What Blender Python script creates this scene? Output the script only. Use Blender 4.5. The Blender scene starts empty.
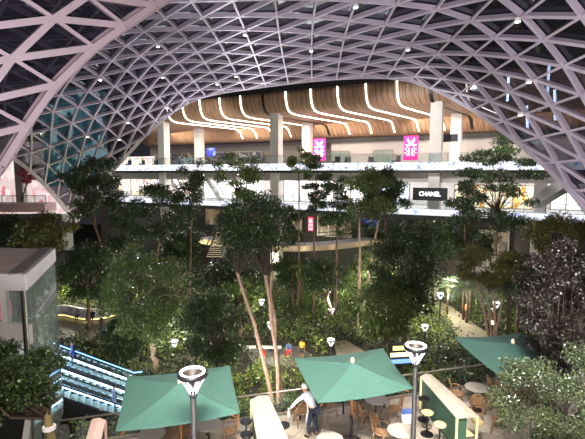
import bpy, bmesh, math, random
import numpy as np
from mathutils import Vector, Matrix
R = math.radians
SC = bpy.context.scene
COL = SC.collection

# ------------------------------------------------------------------ camera, world, key lights, exposure
CZ = 15.5                       # eye height above the garden floor
FPX = 440.0
PITCH = R(6.16)
cam_d = bpy.data.cameras.new('camera'); cam_d.sensor_width = 36; cam_d.lens = FPX/585*36
cam_d.clip_start = .1; cam_d.clip_end = 400
cam = bpy.data.objects.new('camera', cam_d); COL.objects.link(cam)
cam.location = (0, 0, CZ); cam.rotation_euler = (R(90)-PITCH, 0, 0)
SC.camera = cam

SC.view_settings.view_transform = 'Standard'
SC.view_settings.look = 'None'
SC.view_settings.gamma = 1
SC.view_settings.use_curve_mapping = False
SC.view_settings.exposure = 0.4

W = bpy.data.worlds.new('night'); SC.world = W; W.use_nodes = True
W.node_tree.nodes['Background'].inputs[0].default_value = (.30, .29, .36, 1)
W.node_tree.nodes['Background'].inputs[1].default_value = .05

def area_light(name, loc, aim, sx, sy, power, col):
    d = bpy.data.lights.new(name, 'AREA'); d.shape = 'RECTANGLE'; d.size = sx; d.size_y = sy
    d.energy = power; d.color = col
    o = bpy.data.objects.new(name, d); COL.objects.link(o); o.location = loc
    o.rotation_euler = (Vector(aim)-Vector(loc)).to_track_quat('-Z', 'Y').to_euler()
    return o
def spot_light(name, loc, aim, power, ang, col, rad=.15, blend=.6):
    d = bpy.data.lights.new(name, 'SPOT'); d.energy = power; d.color = col
    d.spot_size = R(ang); d.spot_blend = blend; d.shadow_soft_size = rad
    o = bpy.data.objects.new(name, d); COL.objects.link(o); o.location = loc
    o.rotation_euler = (Vector(aim)-Vector(loc)).to_track_quat('-Z', 'Y').to_euler()
    return o
def point_light(name, loc, power, col, rad=.1):
    d = bpy.data.lights.new(name, 'POINT'); d.energy = power; d.color = col; d.shadow_soft_size = rad
    o = bpy.data.objects.new(name, d); COL.objects.link(o); o.location = loc
    return o
# the lit concourse behind the viewer, and floodlights that wash the roof
area_light('concourse_light', (0, -9, CZ+4), (0, 14, CZ-7), 26, 6, 2600, (1, .93, .84))
area_light('terrace_fill', (1, 2.5, CZ+6), (1.5, 12, CZ-8.2), 9, 2, 1150, (1, .94, .85)).data.spread = R(62)  # unseen area light added above the frame to brighten the terrace
spot_light('roof_flood', (-2, 2, CZ-3), (4, 26, CZ+11), 7000, 120, (.90, .86, 1), .4)
spot_light('roof_flood', (-6, 58, CZ-3), (-6, 36, CZ+11), 12000, 130, (.90, .86, 1), .4)
spot_light('roof_flood', (7, 3, CZ-4), (14, 22, CZ+5), 6400, 100, (.93, .86, 1), .4)
for _x, _y in ((-9, 54.5), (7, 44.5), (15, 35)):
    spot_light('front_fill', (_x, _y, CZ+6.5), (_x*1.9+1, 60-_x*1.0, CZ+1), 6500, 100, (1, .96, .90), .3)  # added spots to brighten the columns and the terminal front
spot_light('roof_flood', (-8, 5, CZ-2), (-10, 17, CZ+5), 2000, 90, (1, .90, .92), .3)

# ------------------------------------------------------------------ pixel -> place helpers
_f = Vector((0, math.cos(PITCH), -math.sin(PITCH))); _u = Vector((0, math.sin(PITCH), math.cos(PITCH)))
def ray(px, py):
    return _f + Vector((1, 0, 0))*((px-292.5)/FPX) + _u*((219.5-py)/FPX)
def atY(px, py, Y):
    r = ray(px, py); k = Y/r.y
    return Vector((r.x*k, Y, CZ+r.z*k))
def atZ(px, py, z):
    r = ray(px, py); k = (z-CZ)/r.z
    return Vector((r.x*k, r.y*k, z))
ANG = R(28.2)                   # the terminal front runs obliquely, nearer on the right
FE = Vector((math.cos(ANG), -math.sin(ANG), 0)); FN = Vector((math.sin(ANG), math.cos(ANG), 0)); FO = Vector((0, 60, CZ))
def fp(u, d, h): return FO + FE*u + FN*d + Vector((0, 0, h))
def atF(px, py, d=0.0):         # pixel on the front plane set back d -> (u, h)
    r = ray(px, py); O = Vector((0, 0, CZ)); P0 = FO+FN*d
    k = (P0-O).dot(FN)/r.dot(FN); p = O+r*k-P0
    return p.dot(FE), p.z
TZ = CZ-8.2                     # terrace floor

# ------------------------------------------------------------------ materials
def lin(c):
    return tuple(((x/255)/12.92 if x/255 <= .04045 else (((x/255)+.055)/1.055)**2.4) for x in c)
def mat(name, rgb, rough=.6, metal=0.0, var=.12, scale=4.0, emit=0.0, bump=0.0, spec=.5):
    m = bpy.data.materials.new(name); m.use_nodes = True; nt = m.node_tree; b = nt.nodes['Principled BSDF']
    c = lin(rgb)
    b.inputs['Roughness'].default_value = rough; b.inputs['Metallic'].default_value = metal
    b.inputs['Specular IOR Level'].default_value = spec
    if emit:
        b.inputs['Base Color'].default_value = (*c, 1)
        b.inputs['Emission Color'].default_value = (*c, 1); b.inputs['Emission Strength'].default_value = emit
        return m
    tc = nt.nodes.new('ShaderNodeTexCoord'); n = nt.nodes.new('ShaderNodeTexNoise'); n.inputs['Scale'].default_value = scale
    n.inputs['Detail'].default_value = 4
    nt.links.new(tc.outputs['Object'], n.inputs['Vector'])
    r = nt.nodes.new('ShaderNodeValToRGB')
    r.color_ramp.elements[0].position = .3; r.color_ramp.elements[1].position = .7
    r.color_ramp.elements[0].color = (*[x*(1-var) for x in c], 1); r.color_ramp.elements[1].color = (*[min(1, x*(1+var)) for x in c], 1)
    nt.links.new(n.outputs['Fac'], r.inputs['Fac']); nt.links.new(r.outputs['Color'], b.inputs['Base Color'])
    if bump:
        bp = nt.nodes.new('ShaderNodeBump'); bp.inputs['Strength'].default_value = bump
        nt.links.new(n.outputs['Fac'], bp.inputs['Height']); nt.links.new(bp.outputs['Normal'], b.inputs['Normal'])
    return m
def leafmat(name, a, b_, rough=.45):
    m = bpy.data.materials.new(name); m.use_nodes = True; nt = m.node_tree; b = nt.nodes['Principled BSDF']
    g = nt.nodes.new('ShaderNodeNewGeometry'); r = nt.nodes.new('ShaderNodeValToRGB')
    r.color_ramp.elements[0].color = (*lin(a), 1); r.color_ramp.elements[1].color = (*lin(b_), 1)
    nt.links.new(g.outputs['Random Per Island'], r.inputs['Fac']); nt.links.new(r.outputs['Color'], b.inputs['Base Color'])
    b.inputs['Roughness'].default_value = rough*.8; b.inputs['Specular IOR Level'].default_value = .5
    return m
def tilemat(name, a, b_, mortar, w, h, rough=.5, rot=0.0, off=.5):
    m = bpy.data.materials.new(name); m.use_nodes = True; nt = m.node_tree; b = nt.nodes['Principled BSDF']
    tc = nt.nodes.new('ShaderNodeTexCoord'); mp = nt.nodes.new('ShaderNodeMapping'); mp.inputs['Rotation'].default_value = (0, 0, rot)
    br = nt.nodes.new('ShaderNodeTexBrick'); br.inputs['Color1'].default_value = (*lin(a), 1); br.inputs['Color2'].default_value = (*lin(b_), 1)
    br.inputs['Mortar'].default_value = (*lin(mortar), 1); br.inputs['Scale'].default_value = 1; br.inputs['Brick Width'].default_value = w
    br.inputs['Row Height'].default_value = h; br.inputs['Mortar Size'].default_value = .012; br.offset = off
    n = nt.nodes.new('ShaderNodeTexNoise'); n.inputs['Scale'].default_value = 1.3; n.inputs['Detail'].default_value = 6
    mx = nt.nodes.new('ShaderNodeMix'); mx.data_type = 'RGBA'; mx.blend_type = 'MULTIPLY'; mx.inputs[0].default_value = .45
    nt.links.new(tc.outputs['Object'], mp.inputs['Vector']); nt.links.new(mp.outputs['Vector'], br.inputs['Vector'])
    nt.links.new(tc.outputs['Object'], n.inputs['Vector'])
    nt.links.new(br.outputs['Color'], mx.inputs[6]); nt.links.new(n.outputs['Fac'], mx.inputs[7]); nt.links.new(mx.outputs[2], b.inputs['Base Color'])
    b.inputs['Roughness'].default_value = rough
    return m
def glassmat(name, tint, gloss=.12, rough=.03):
    m = bpy.data.materials.new(name); m.use_nodes = True; nt = m.node_tree; nt.nodes.remove(nt.nodes['Principled BSDF'])
    t = nt.nodes.new('ShaderNodeBsdfTransparent'); t.inputs[0].default_value = (*tint, 1)
    g = nt.nodes.new('ShaderNodeBsdfGlossy'); g.inputs['Roughness'].default_value = rough; g.inputs[0].default_value = (.9, .95, 1, 1)
    lw = nt.nodes.new('ShaderNodeLayerWeight'); fr = nt.nodes.new('ShaderNodeMath'); fr.operation = 'POWER'; fr.inputs[1].default_value = 4
    nt.links.new(lw.outputs['Facing'], fr.inputs[0])
    ad = nt.nodes.new('ShaderNodeMath'); ad.operation = 'ADD'; ad.inputs[1].default_value = gloss+.03; ad.use_clamp = True
    nt.links.new(fr.outputs[0], ad.inputs[0])
    mx = nt.nodes.new('ShaderNodeMixShader'); nt.links.new(ad.outputs[0], mx.inputs[0])
    nt.links.new(t.outputs[0], mx.inputs[1]); nt.links.new(g.outputs[0], mx.inputs[2])
    nt.links.new(mx.outputs[0], nt.nodes['Material Output'].inputs[0])
    return m
def displaymat(name, cols, base, strength, sx, sy, thr=.5, detail=2.0):
    """a lit shop window or display: patches of goods / pictures that glow in different colours"""
    m = bpy.data.materials.new(name); m.use_nodes = True; nt = m.node_tree; b = nt.nodes['Principled BSDF']
    tc = nt.nodes.new('ShaderNodeTexCoord'); mp = nt.nodes.new('ShaderNodeMapping'); mp.inputs['Scale'].default_value = (sx, sx, sy)
    v = nt.nodes.new('ShaderNodeTexVoronoi'); v.inputs['Scale'].default_value = 1; v.distance = 'CHEBYCHEV'
    n = nt.nodes.new('ShaderNodeTexNoise'); n.inputs['Scale'].default_value = .8; n.inputs['Detail'].default_value = detail
    sp = nt.nodes.new('ShaderNodeSeparateColor'); r = nt.nodes.new('ShaderNodeValToRGB'); r.color_ramp.interpolation = 'CONSTANT'
    els = r.color_ramp.elements
    while len(els) < len(cols): els.new(.5)
    for i, c in enumerate(cols):
        els[i].position = i/len(cols); els[i].color = (*lin(c), 1)
    nt.links.new(tc.outputs['Object'], mp.inputs['Vector']); nt.links.new(mp.outputs['Vector'], v.inputs['Vector']); nt.links.new(mp.outputs['Vector'], n.inputs['Vector'])
    nt.links.new(v.outputs['Color'], sp.inputs[0]); nt.links.new(sp.outputs[0], r.inputs['Fac'])
    st = nt.nodes.new('ShaderNodeMath'); st.operation = 'GREATER_THAN'; st.inputs[1].default_value = thr
    nt.links.new(n.outputs['Fac'], st.inputs[0])
    mx = nt.nodes.new('ShaderNodeMix'); mx.data_type = 'RGBA'; mx.inputs[6].default_value = (*lin(base), 1)
    nt.links.new(st.outputs[0], mx.inputs[0]); nt.links.new(r.outputs['Color'], mx.inputs[7])
    nt.links.new(mx.outputs[2], b.inputs['Emission Color']); b.inputs['Emission Strength'].default_value = strength
    b.inputs['Base Color'].default_value = (.02, .02, .02, 1); b.inputs['Roughness'].default_value = .3
    return m

M = dict(
    steel=mat('painted_steel', (172, 160, 172), .5, .0, .06, 1.5),
    steel_near=mat('painted_steel_warm', (160, 142, 147), .5, .0, .06, 1.5),
    steel_far=mat('painted_steel_cool', (150, 146, 160), .5, .0, .06, 1.5),
    pane=glassmat('roof_glass', (.13, .13, .165), .05, .04),
    clear=glassmat('clear_glass', (.90, .94, .94), .02),
    pavglass=glassmat('pavilion_glass', (.72, .78, .78), .10),
    concrete=mat('pale_column', (196, 190, 186), .7, 0, .06, .6),
    white=mat('white_paint', (214, 208, 206), .55, 0, .05, 1.2),
    slab=mat('slab_grey', (150, 146, 148), .7, 0, .08, .5),
    dark=mat('dark_metal', (30, 28, 29), .6, .0, .1, 3),
    black=mat('black_plastic', (18, 18, 20), .4, 0, .1, 5),
    greywall=mat('grey_wall', (158, 152, 150), .7, 0, .05, .4),
    soil=mat('soil', (40, 36, 26), .95, 0, .35, 1.2, bump=.3),
    plaza=tilemat('plaza_paving', (96, 88, 84), (84, 78, 74), (60, 56, 52), 1.2, .6, .5),
    path=mat('sandy_path', (132, 120, 102), .9, 0, .12, 2.0),
    terrace=tilemat('terrace_tiles', (196, 184, 168), (186, 174, 160), (140, 130, 118), 1.2, .6, .45, R(28)),
    kerb=mat('kerb_stone', (150, 142, 132), .7, 0, .12, 3),
    green=mat('umbrella_cloth', (60, 96, 86), .9, 0, .06, 6),
    pole_wood=mat('oiled_wood', (176, 112, 60), .5, 0, .2, 9),
    rattan=mat('rattan', (146, 112, 80), .6, 0, .3, 40),
    tabletop=mat('table_stone', (168, 161, 150), .35, 0, .06, 14),
    bar_top=mat('bar_top', (176, 167, 152), .45, 0, .08, 5),
    bar_green=mat('bar_panel', (50, 84, 66), .5, 0, .1, 3),
    bar_cream=mat('bar_frame', (214, 202, 150), .5, 0, .08, 5),
    bar_pink=mat('bar_pink', (206, 176, 166), .5, 0, .08, 3),
    bark=mat('bark_brown', (92, 70, 56), .9, 0, .35, 7, bump=.4),
    bark_dark=mat('bark_dark', (66, 54, 44), .9, 0, .3, 7),
    bark_pale=mat('bark_pale', (172, 142, 122), .85, 0, .3, 6, bump=.3),
    bark_olive=mat('bark_olive', (112, 100, 62), .85, 0, .25, 8, bump=.3),
    led=mat('led_white', (255, 240, 214), emit=7.0),
    led_blue=mat('led_cool', (205, 232, 255), emit=5.0),
    led_deep=mat('led_blue', (120, 180, 255), emit=3.0),
    led_warm=mat('led_warm', (255, 236, 150), emit=2.2),
    led_lamp=mat('led_lamp', (255, 248, 236), emit=5.0),
    lattice=mat('lamp_lattice', (240, 240, 246), emit=.8),
    rail=mat('rail_metal', (150, 142, 132), .35, .7, .05, 5),
    step=mat('escalator_step', (190, 204, 208), .5, .0, .15, 3),
    step_edge=mat('step_edge', (170, 220, 205), emit=.35),
    skirt=mat('escalator_skirt', (70, 72, 78), .35, .5, .08, 3),
    poster=mat('poster_pink', (236, 30, 130), emit=1.0),
    poster_red=mat('poster_red', (240, 40, 80), emit=1.0),
    poster_w=mat('poster_white', (255, 225, 240), emit=1.1),
    scr_blue=displaymat('screen_blue', [(40, 60, 235), (90, 120, 255), (30, 30, 160), (160, 180, 255)], (50, 70, 230), 1.1, 1.5, 1.5),
    sign=mat('sign_white', (235, 245, 255), emit=2.2),
    skin=mat('skin', (176, 128, 102), .55, 0, .06, 8),
    hair=mat('hair_dark', (26, 20, 18), .5, 0, .2, 30),
    rock=mat('boulder', (118, 104, 88), .9, 0, .25, 2.5, bump=.5),
    orange=mat('orange_bin', (216, 112, 44), .5, 0, .08, 3),
    roofgrey=mat('roof_membrane', (190, 174, 166), .85, 0, .14, 2.2),
    teal=displaymat('tower_glow', [(70, 130, 128), (24, 56, 60), (150, 200, 190), (36, 80, 86), (44, 92, 92)], (40, 84, 86), 2.6, .9, .6),
    mat_brown=mat('brown_mat', (78, 58, 48), .9, 0, .2, 20),
)
# planked timber: narrow boards with dark joints running along the profile
def woodmat():
    m = bpy.data.materials.new('timber_cladding'); m.use_nodes = True; nt = m.node_tree; b = nt.nodes['Principled BSDF']
    uv = nt.nodes.new('ShaderNodeUVMap'); sp = nt.nodes.new('ShaderNodeSeparateXYZ'); nt.links.new(uv.outputs[0], sp.inputs[0])
    fr = nt.nodes.new('ShaderNodeMath'); fr.operation = 'FRACT'; ml = nt.nodes.new('ShaderNodeMath'); ml.operation = 'MULTIPLY'; ml.inputs[1].default_value = 1/.72
    nt.links.new(sp.outputs[0], ml.inputs[0]); nt.links.new(ml.outputs[0], fr.inputs[0])
    gt = nt.nodes.new('ShaderNodeMath'); gt.operation = 'GREATER_THAN'; gt.inputs[1].default_value = .09; nt.links.new(fr.outputs[0], gt.inputs[0])
    n = nt.nodes.new('ShaderNodeTexNoise'); n.inputs['Scale'].default_value = 1.0; n.inputs['Detail'].default_value = 5
    mp = nt.nodes.new('ShaderNodeMapping'); mp.inputs['Scale'].default_value = (6, .5, 1); nt.links.new(uv.outputs[0], mp.inputs[0]); nt.links.new(mp.outputs[0], n.inputs['Vector'])
    r = nt.nodes.new('ShaderNodeValToRGB'); r.color_ramp.elements[0].color = (*lin((112, 84, 66)), 1); r.color_ramp.elements[1].color = (*lin((166, 132, 104)), 1)
    r.color_ramp.elements[0].position = .3; r.color_ramp.elements[1].position = .7
    nt.links.new(n.outputs['Fac'], r.inputs[0])
    mx = nt.nodes.new('ShaderNodeMix'); mx.data_type = 'RGBA'; mx.inputs[6].default_value = (*lin((46, 30, 24)), 1)
    nt.links.new(gt.outputs[0], mx.inputs[0]); nt.links.new(r.outputs[0], mx.inputs[7]); nt.links.new(mx.outputs[2], b.inputs['Base Color'])
    b.inputs['Roughness'].default_value = .55
    return m
def hazy(m, col, k):  # diffuse veil mixed in to lighten glass, haze put into its colour
    nt = m.node_tree; out = nt.nodes['Material Output']; sh = out.inputs[0].links[0].from_socket
    d = nt.nodes.new('ShaderNodeBsdfDiffuse'); d.inputs[0].default_value = (*lin(col), 1); mx = nt.nodes.new('ShaderNodeMixShader'); mx.inputs[0].default_value = k
    nt.links.new(sh, mx.inputs[1]); nt.links.new(d.outputs[0], mx.inputs[2]); nt.links.new(mx.outputs[0], out.inputs[0])
hazy(M['pane'], (96, 88, 104), .08)
hazy(M['pavglass'], (196, 204, 200), .20)
M['timber'] = woodmat()
L = dict(
    dark=leafmat('leaf_dark', (30, 44, 22), (62, 78, 38)),
    mid=leafmat('leaf_mid', (50, 70, 32), (108, 122, 62)),
    olive=leafmat('leaf_olive', (62, 68, 30), (112, 108, 50)),
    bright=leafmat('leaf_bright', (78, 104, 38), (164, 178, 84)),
    grey=leafmat('leaf_grey', (70, 86, 66), (130, 142, 112)),
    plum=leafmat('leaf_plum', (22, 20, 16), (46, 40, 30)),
    pale=leafmat('leaf_pale', (38, 52, 30), (96, 106, 74), .3),
    pink=leafmat('leaf_pink', (180, 60, 80), (230, 130, 150)),
)

# ------------------------------------------------------------------ mesh helpers
class MB:
    def __init__(s): s.v = []; s.f = []
    def add(s, vs, fs):
        o = len(s.v); s.v += [tuple(v) for v in vs]; s.f += [tuple(i+o for i in f) for f in fs]; return s
    def hexa(s, c8):            # 4 bottom + 4 top corners
        return s.add(c8, [(3, 2, 1, 0), (4, 5, 6, 7), (0, 1, 5, 4), (1, 2, 6, 5), (2, 3, 7, 6), (3, 0, 4, 7)])
    def box(s, c, d, rz=0.0):
        x, y, z = [k/2 for k in d]; cs, sn = math.cos(rz), math.sin(rz); P = []
        for dz in (-z, z):
            for dx, dy in ((-x, -y), (x, -y), (x, y), (-x, y)):
                P.append((c[0]+dx*cs-dy*sn, c[1]+dx*sn+dy*cs, c[2]+dz))
        return s.hexa(P)
    def beam(s, a, b, w, h, up=(0, 0, 1)):
        a = Vector(a); b = Vector(b); d = (b-a).normalized(); up = Vector(up)
        sd = d.cross(up)
        if sd.length < 1e-4: sd = d.cross(Vector((1, 0, 0)))
        sd.normalize(); n = sd.cross(d).normalized(); sd = sd*(w/2); n = n*(h/2)
        return s.hexa([a-sd-n, a+sd-n, b+sd-n, b-sd-n, a-sd+n, a+sd+n, b+sd+n, b-sd+n])
    def tube(s, pts, rad, n=8, closed=False, cap=True):
        pts = [Vector(p) for p in pts]; m = len(pts)
        if not hasattr(rad, '__len__'): rad = [rad]*m
        ref = None; o = len(s.v); vs = []
        for i, p in enumerate(pts):
            if closed: t = pts[(i+1) % m]-pts[i-1]
            else: t = pts[min(i+1, m-1)]-pts[max(i-1, 0)]
            t.normalize()
            if ref is None:
                ref = Vector((0, 0, 1)) if abs(t.z) < .9 else Vector((1, 0, 0))
            a = t.cross(ref); a.normalize(); b = a.cross(t); ref = b.cross(t)*-1 if False else b
            b = t.cross(a); ref = b if abs(b.dot(t)) < .9 else ref
            ref = a.cross(t)
            for k in range(n):
                an = 2*math.pi*k/n
                vs.append(p+(a*math.cos(an)+b*math.sin(an))*rad[i])
        fs = []
        for i in range(m if closed else m-1):
            j = (i+1) % m
            for k in range(n):
                fs.append((i*n+k, i*n+(k+1) % n, j*n+(k+1) % n, j*n+k))
        if cap and not closed:
            fs.append(tuple(range(n))[::-1]); fs.append(tuple((m-1)*n+k for k in range(n)))
        return s.add(vs, fs)
    def lathe(s, prof, n=24, c=(0, 0, 0), cap=True):
        vs = []; fs = []; m = len(prof)
        for r, z in prof:
            for k in range(n):
                an = 2*math.pi*k/n; vs.append((c[0]+r*math.cos(an), c[1]+r*math.sin(an), c[2]+z))
        for i in range(m-1):
            for k in range(n):
                fs.append((i*n+k, i*n+(k+1) % n, (i+1)*n+(k+1) % n, (i+1)*n+k))
        if cap: fs.append(tuple(range(n))[::-1]); fs.append(tuple((m-1)*n+k for k in range(n)))
        return s.add(vs, fs)
    def ball(s, c, r, n=10, m=6):
        if not hasattr(r, '__len__'): r = (r, r, r)
        vs = []; fs = []
        for i in range(m+1):
            th = math.pi*(i/m)*.998+.003
            for k in range(n):
                an = 2*math.pi*k/n
                vs.append((c[0]+r[0]*math.sin(th)*math.cos(an), c[1]+r[1]*math.sin(th)*math.sin(an), c[2]+r[2]*math.cos(th)))
        for i in range(m):
            for k in range(n): fs.append((i*n+k, (i+1)*n+k, (i+1)*n+(k+1) % n, i*n+(k+1) % n))
        return s.add(vs, fs)
    def prism(s, poly, z0, z1):
        n = len(poly); vs = [(p[0], p[1], z0) for p in poly]+[(p[0], p[1], z1) for p in poly]
        return s.add(vs, [tuple(range(n))[::-1], tuple(range(n, 2*n))]+[(i, (i+1) % n, n+(i+1) % n, n+i) for i in range(n)])
    def build(s, name, m, parent=None, smooth=False, loc=None, bevel=0.0):
        me = bpy.data.meshes.new(name); me.from_pydata(s.v, [], s.f); me.materials.append(m); me.update()
        bm = bmesh.new(); bm.from_mesh(me); bmesh.ops.recalc_face_normals(bm, faces=bm.faces); bm.to_mesh(me); bm.free()
        if smooth:
            for p in me.polygons: p.use_smooth = True
        o = bpy.data.objects.new(name, me); COL.objects.link(o)
        if parent: o.parent = parent
        if loc is not None: o.location = loc
        if bevel:
            b = o.modifiers.new('bevel', 'BEVEL'); b.width = bevel; b.segments = 2; b.limit_method = 'ANGLE'
        return o
def thing(name, label, cat, loc=(0, 0, 0), rz=0.0, group=None):
    o = bpy.data.objects.new(name, None); COL.objects.link(o); o.empty_display_size = .2
    o.location = loc; o.rotation_euler = (0, 0, rz); return tag(o, label, cat, group)
def tag(o, label, cat, group=None, kind=None):
    o['label'] = label; o['category'] = cat
    if group: o['group'] = group
    if kind: o['kind'] = kind
    return o
def struct(o, label=None):
    o['kind'] = 'structure'
    if label: o['label'] = label
    return o
def dup(root, loc=None, rz=None, label=None):
    r = root.copy(); COL.objects.link(r)
    if loc is not None: r.location = loc
    if rz is not None: r.rotation_euler = (0, 0, rz)
    if label: r['label'] = label
    for ch in list(root.children):
        c = ch.copy(); COL.objects.link(c); c.parent = r
        for g in list(ch.children):
            d = g.copy(); COL.objects.link(d); d.parent = c
    return r
def fbox(mb, u0, u1, d0, d1, h0, h1):
    return mb.hexa([fp(u0, d0, h0), fp(u1, d0, h0), fp(u1, d1, h0), fp(u0, d1, h0), fp(u0, d0, h1), fp(u1, d0, h1), fp(u1, d1, h1), fp(u0, d1, h1)])

# ================================================================== THE GROUND AND TERRACE
MB().box((0, 55, -.1), (150, 150, .2)).build('ground', M['soil'])['kind'] = 'structure'
RA = atZ(58, 421, TZ+1.1); RB = atZ(480, 365, TZ+1.1)      # line of the terrace railing
RD = (RB-RA); RD.z = 0; RL = RD.length; RD.normalize(); RNn = Vector((-RD.y, RD.x, 0))
def rl(s, off=0.0, z=0.0):
    p = RA+RD*s+RNn*off; return Vector((p.x, p.y, TZ+z))
RS0, RS1 = -.4, 24.0
MB().prism([rl(RS0), rl(RS1), (rl(RS1).x+2, -3), (rl(RS0).x+.2, -3)], TZ-.4, TZ).build('floor', M['terrace'])['kind'] = 'structure'
k = MB(); k.beam(rl(RS0, .12, .1), rl(RS1, .12, .1), .24, .3); struct(k.build('kerb', M['kerb']))
k = MB(); k.beam(rl(RS0, .16, -2.2), rl(RS1, .16, -2.2), .3, 4.2); struct(k.build('wall_terrace', M['slab']))

# ================================================================== GRID SHELL ROOF
def cr(p0, p1, p2, p3, t):
    return .5*((2*p1)+(p2-p0)*t+(2*p0-5*p1+4*p2-p3)*t*t+(3*p1-p0-3*p2+p3)*t**3)
def crv(P, x):                  # Catmull-Rom through list P, x in 0..len-1
    n = len(P); i = min(int(x), n-2); f = x-i
    g = lambda k: P[min(max(k, 0), n-1)] if 0 <= k < n else (2*P[0]-P[1] if k < 0 else 2*P[-1]-P[-2])
    return cr(g(i-1), g(i), g(i+1), g(i+2), f)
A = np.array
# each column: the far rim at t=0, then towards and past the viewer (x, depth, height above eye)
cols = [
    [(-28.6, 58, -6.5), (-29.2, 46, 1.6), (-33, 30, 6.0), (-38, 10, 7.0)],
    [(-25.5, 57, -2.4), (-26.3, 45, 4.0), (-30, 29, 8.0), (-34, 8, 9.5)],
    [(-21.4, 56, 1.6), (-22.6, 43, 6.2), (-25, 27, 8.6), (-28, 5, 9)],
    [(-16.3, 54, 5.9), (-17.0, 41, 8.3), (-17.6, 25, 8.9), (-18.5, 4, 8.2)],
    [(-10.8, 51, 8.4), (-11.3, 38, 9.9), (-11.3, 22, 8.9), (-11.5, 3, 6.9)],
    [(-3.0, 47, 9.0), (-3.6, 34, 10.2), (-3.8, 18.5, 9.7), (-4, -3, 8.8)],
    [(4.6, 43, 9.0), (4.2, 30, 10.1), (4.6, 13.5, 10.6), (5, -9, 11)],
    [(9.6, 39, 8.1), (9.8, 25.5, 9.2), (10.6, 9, 10.6), (12, -12, 12)],
    [(12.3, 34, 5.6), (13.2, 22, 6.9), (14.3, 7, 8.0), (16, -13, 9)],
    [(13.7, 29.5, 3.0), (15.2, 19, 4.0), (16.6, 5.5, 4.8), (18.5, -14, 5.6)],
    [(14.6, 25.5, .5), (16.4, 16.5, 1.0), (18, 4, 1.4), (20, -15, 2)],
    [(15.1, 22, -2.0), (17, 14, -1.8), (18.6, 3, -1.6), (20.6, -15, -1.4)],
    [(15.3, 19.5, -4.5), (17.4, 12, -4.5), (19, 2, -4.5), (21, -15, -4.5)],
]
CG = [[A(p, float) for p in c] for c in cols]
# arc length along the far rim, for even bays
_fine = [crv([c[0] for c in CG], x) for x in np.linspace(0, len(CG)-1, 400)]
_len = np.concatenate([[0], np.cumsum([np.linalg.norm(_fine[i+1]-_fine[i]) for i in range(399)])])
def shellA(s, t):
    x = np.interp(s*_len[-1], _len, np.linspace(0, len(CG)-1, 400))
    col_pts = [crv([c[k] for c in CG], x) for k in range(4)]
    p = crv(col_pts, min(max(t, 0), 1)*3)
    return Vector((p[0], p[1], CZ+p[2]))
def lattice(S, NS, NT, name, steel, wid, dep, centre, thin=.7):
    nodes = {}; nor = {}
    for i in range(NS+1):
        s = i/NS
        ts = [(j, j/NT) for j in range(NT+1)] if i % 2 == 0 else [(j, (j+.5)/NT) for j in range(-1, NT+1)]
        for j, t in ts:
            t = min(max(t, 0), 1); p = S(s, t); e = .004
            a = S(min(s+e, 1), t)-S(max(s-e, 0), t); b = S(s, min(t+e, 1))-S(s, max(t-e, 0))
            n = a.cross(b); n.normalize()
            if n.dot(p-centre) < 0: n = -n
            nodes[i, j] = p; nor[i, j] = n
    mb = MB(); gl = MB()
    def mem(a, b, w, d):
        if a in nodes and b in nodes:
            n = (nor[a]+nor[b]).normalized(); P, Q = nodes[a], nodes[b]
            if (P-Q).length < .3: return
            mb.beam(P-n*(d/2), Q-n*(d/2), w, d, n)
    def tri(a, b, c):
        if a in nodes and b in nodes and c in nodes:
            gl.add([nodes[k]+nor[k]*.06 for k in (a, b, c)], [(0, 1, 2)])
    for (i, j) in list(nodes):
        mem((i, j), (i, j+1), wid*thin, dep)
        if i % 2 == 0:
            for ii in (i-1, i+1):
                mem((i, j), (ii, j), wid, dep); mem((i, j), (ii, j-1), wid, dep)
                tri((i, j), (ii, j), (ii, j-1)); tri((i, j), (i, j+1), (ii, j))
    o = mb.build(name, steel); g = gl.build('glass_panel', M['pane'], o)
    return o, nodes, nor, mb
cen = Vector((-3, 24, CZ-4))
NSA, NTA = 28, 15
roofA, ndA, nrA, _ = lattice(shellA, NSA, NTA, 'ceiling', M['steel'], .18, .27, cen)
struct(roofA)
rim = MB()
for i in range(NSA):
    a, b = shellA(i/NSA, 0), shellA((i+1)/NSA, 0)
    rim.beam(a, b, .34, .5, (a-cen).normalized())
for j in range(NTA):
    for s in (0, 1):
        a, b = shellA(s, j/NTA), shellA(s, (j+1)/NTA); rim.beam(a, b, .4, .5, (a-cen).normalized())
struct(rim.build('trim_1', M['steel']))
# near leaf of the shell, upper left: rim arch and rows that climb back over the viewer
edge = [atY(-64, 225, 17.5), atY(-26, 198, 17.6), atY(10, 152, 17.8), atY(43, 98, 18.2), atY(93, 47, 18.8), atY(133, 19, 19.4), atY(175, -8, 20.4), atY(235, -40, 22), atY(320, -70, 23.5)]
edge = [A(e, float) for e in edge]
def shellB(s, t):
    p = crv(edge, s*(len(edge)-1)); k = t*11.5
    return Vector((p[0]-.62*k-.01*k*k, p[1]-.60*k, p[2]+.50*k-.012*k*k))
NSB, NTB = 10, 7
BC = Vector((0, 12, CZ-8)); nb_ = {}; no_ = {}
for i in range(NSB+1):
    for j in range(NTB+1):
        q, w_ = (i+.35)/(NSB+.7), j/NTB; e = .01
        n_ = (shellB(min(q+e, 1), w_)-shellB(max(q-e, 0), w_)).cross(shellB(q, min(w_+e, 1))-shellB(q, max(w_-e, 0))); n_.normalize()
        p_ = shellB(q, w_); n_ = -n_ if n_.dot(p_-BC) < 0 else n_
        nb_[i, j] = p_; no_[i, j] = n_
mb = MB(); gl = MB()
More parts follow.
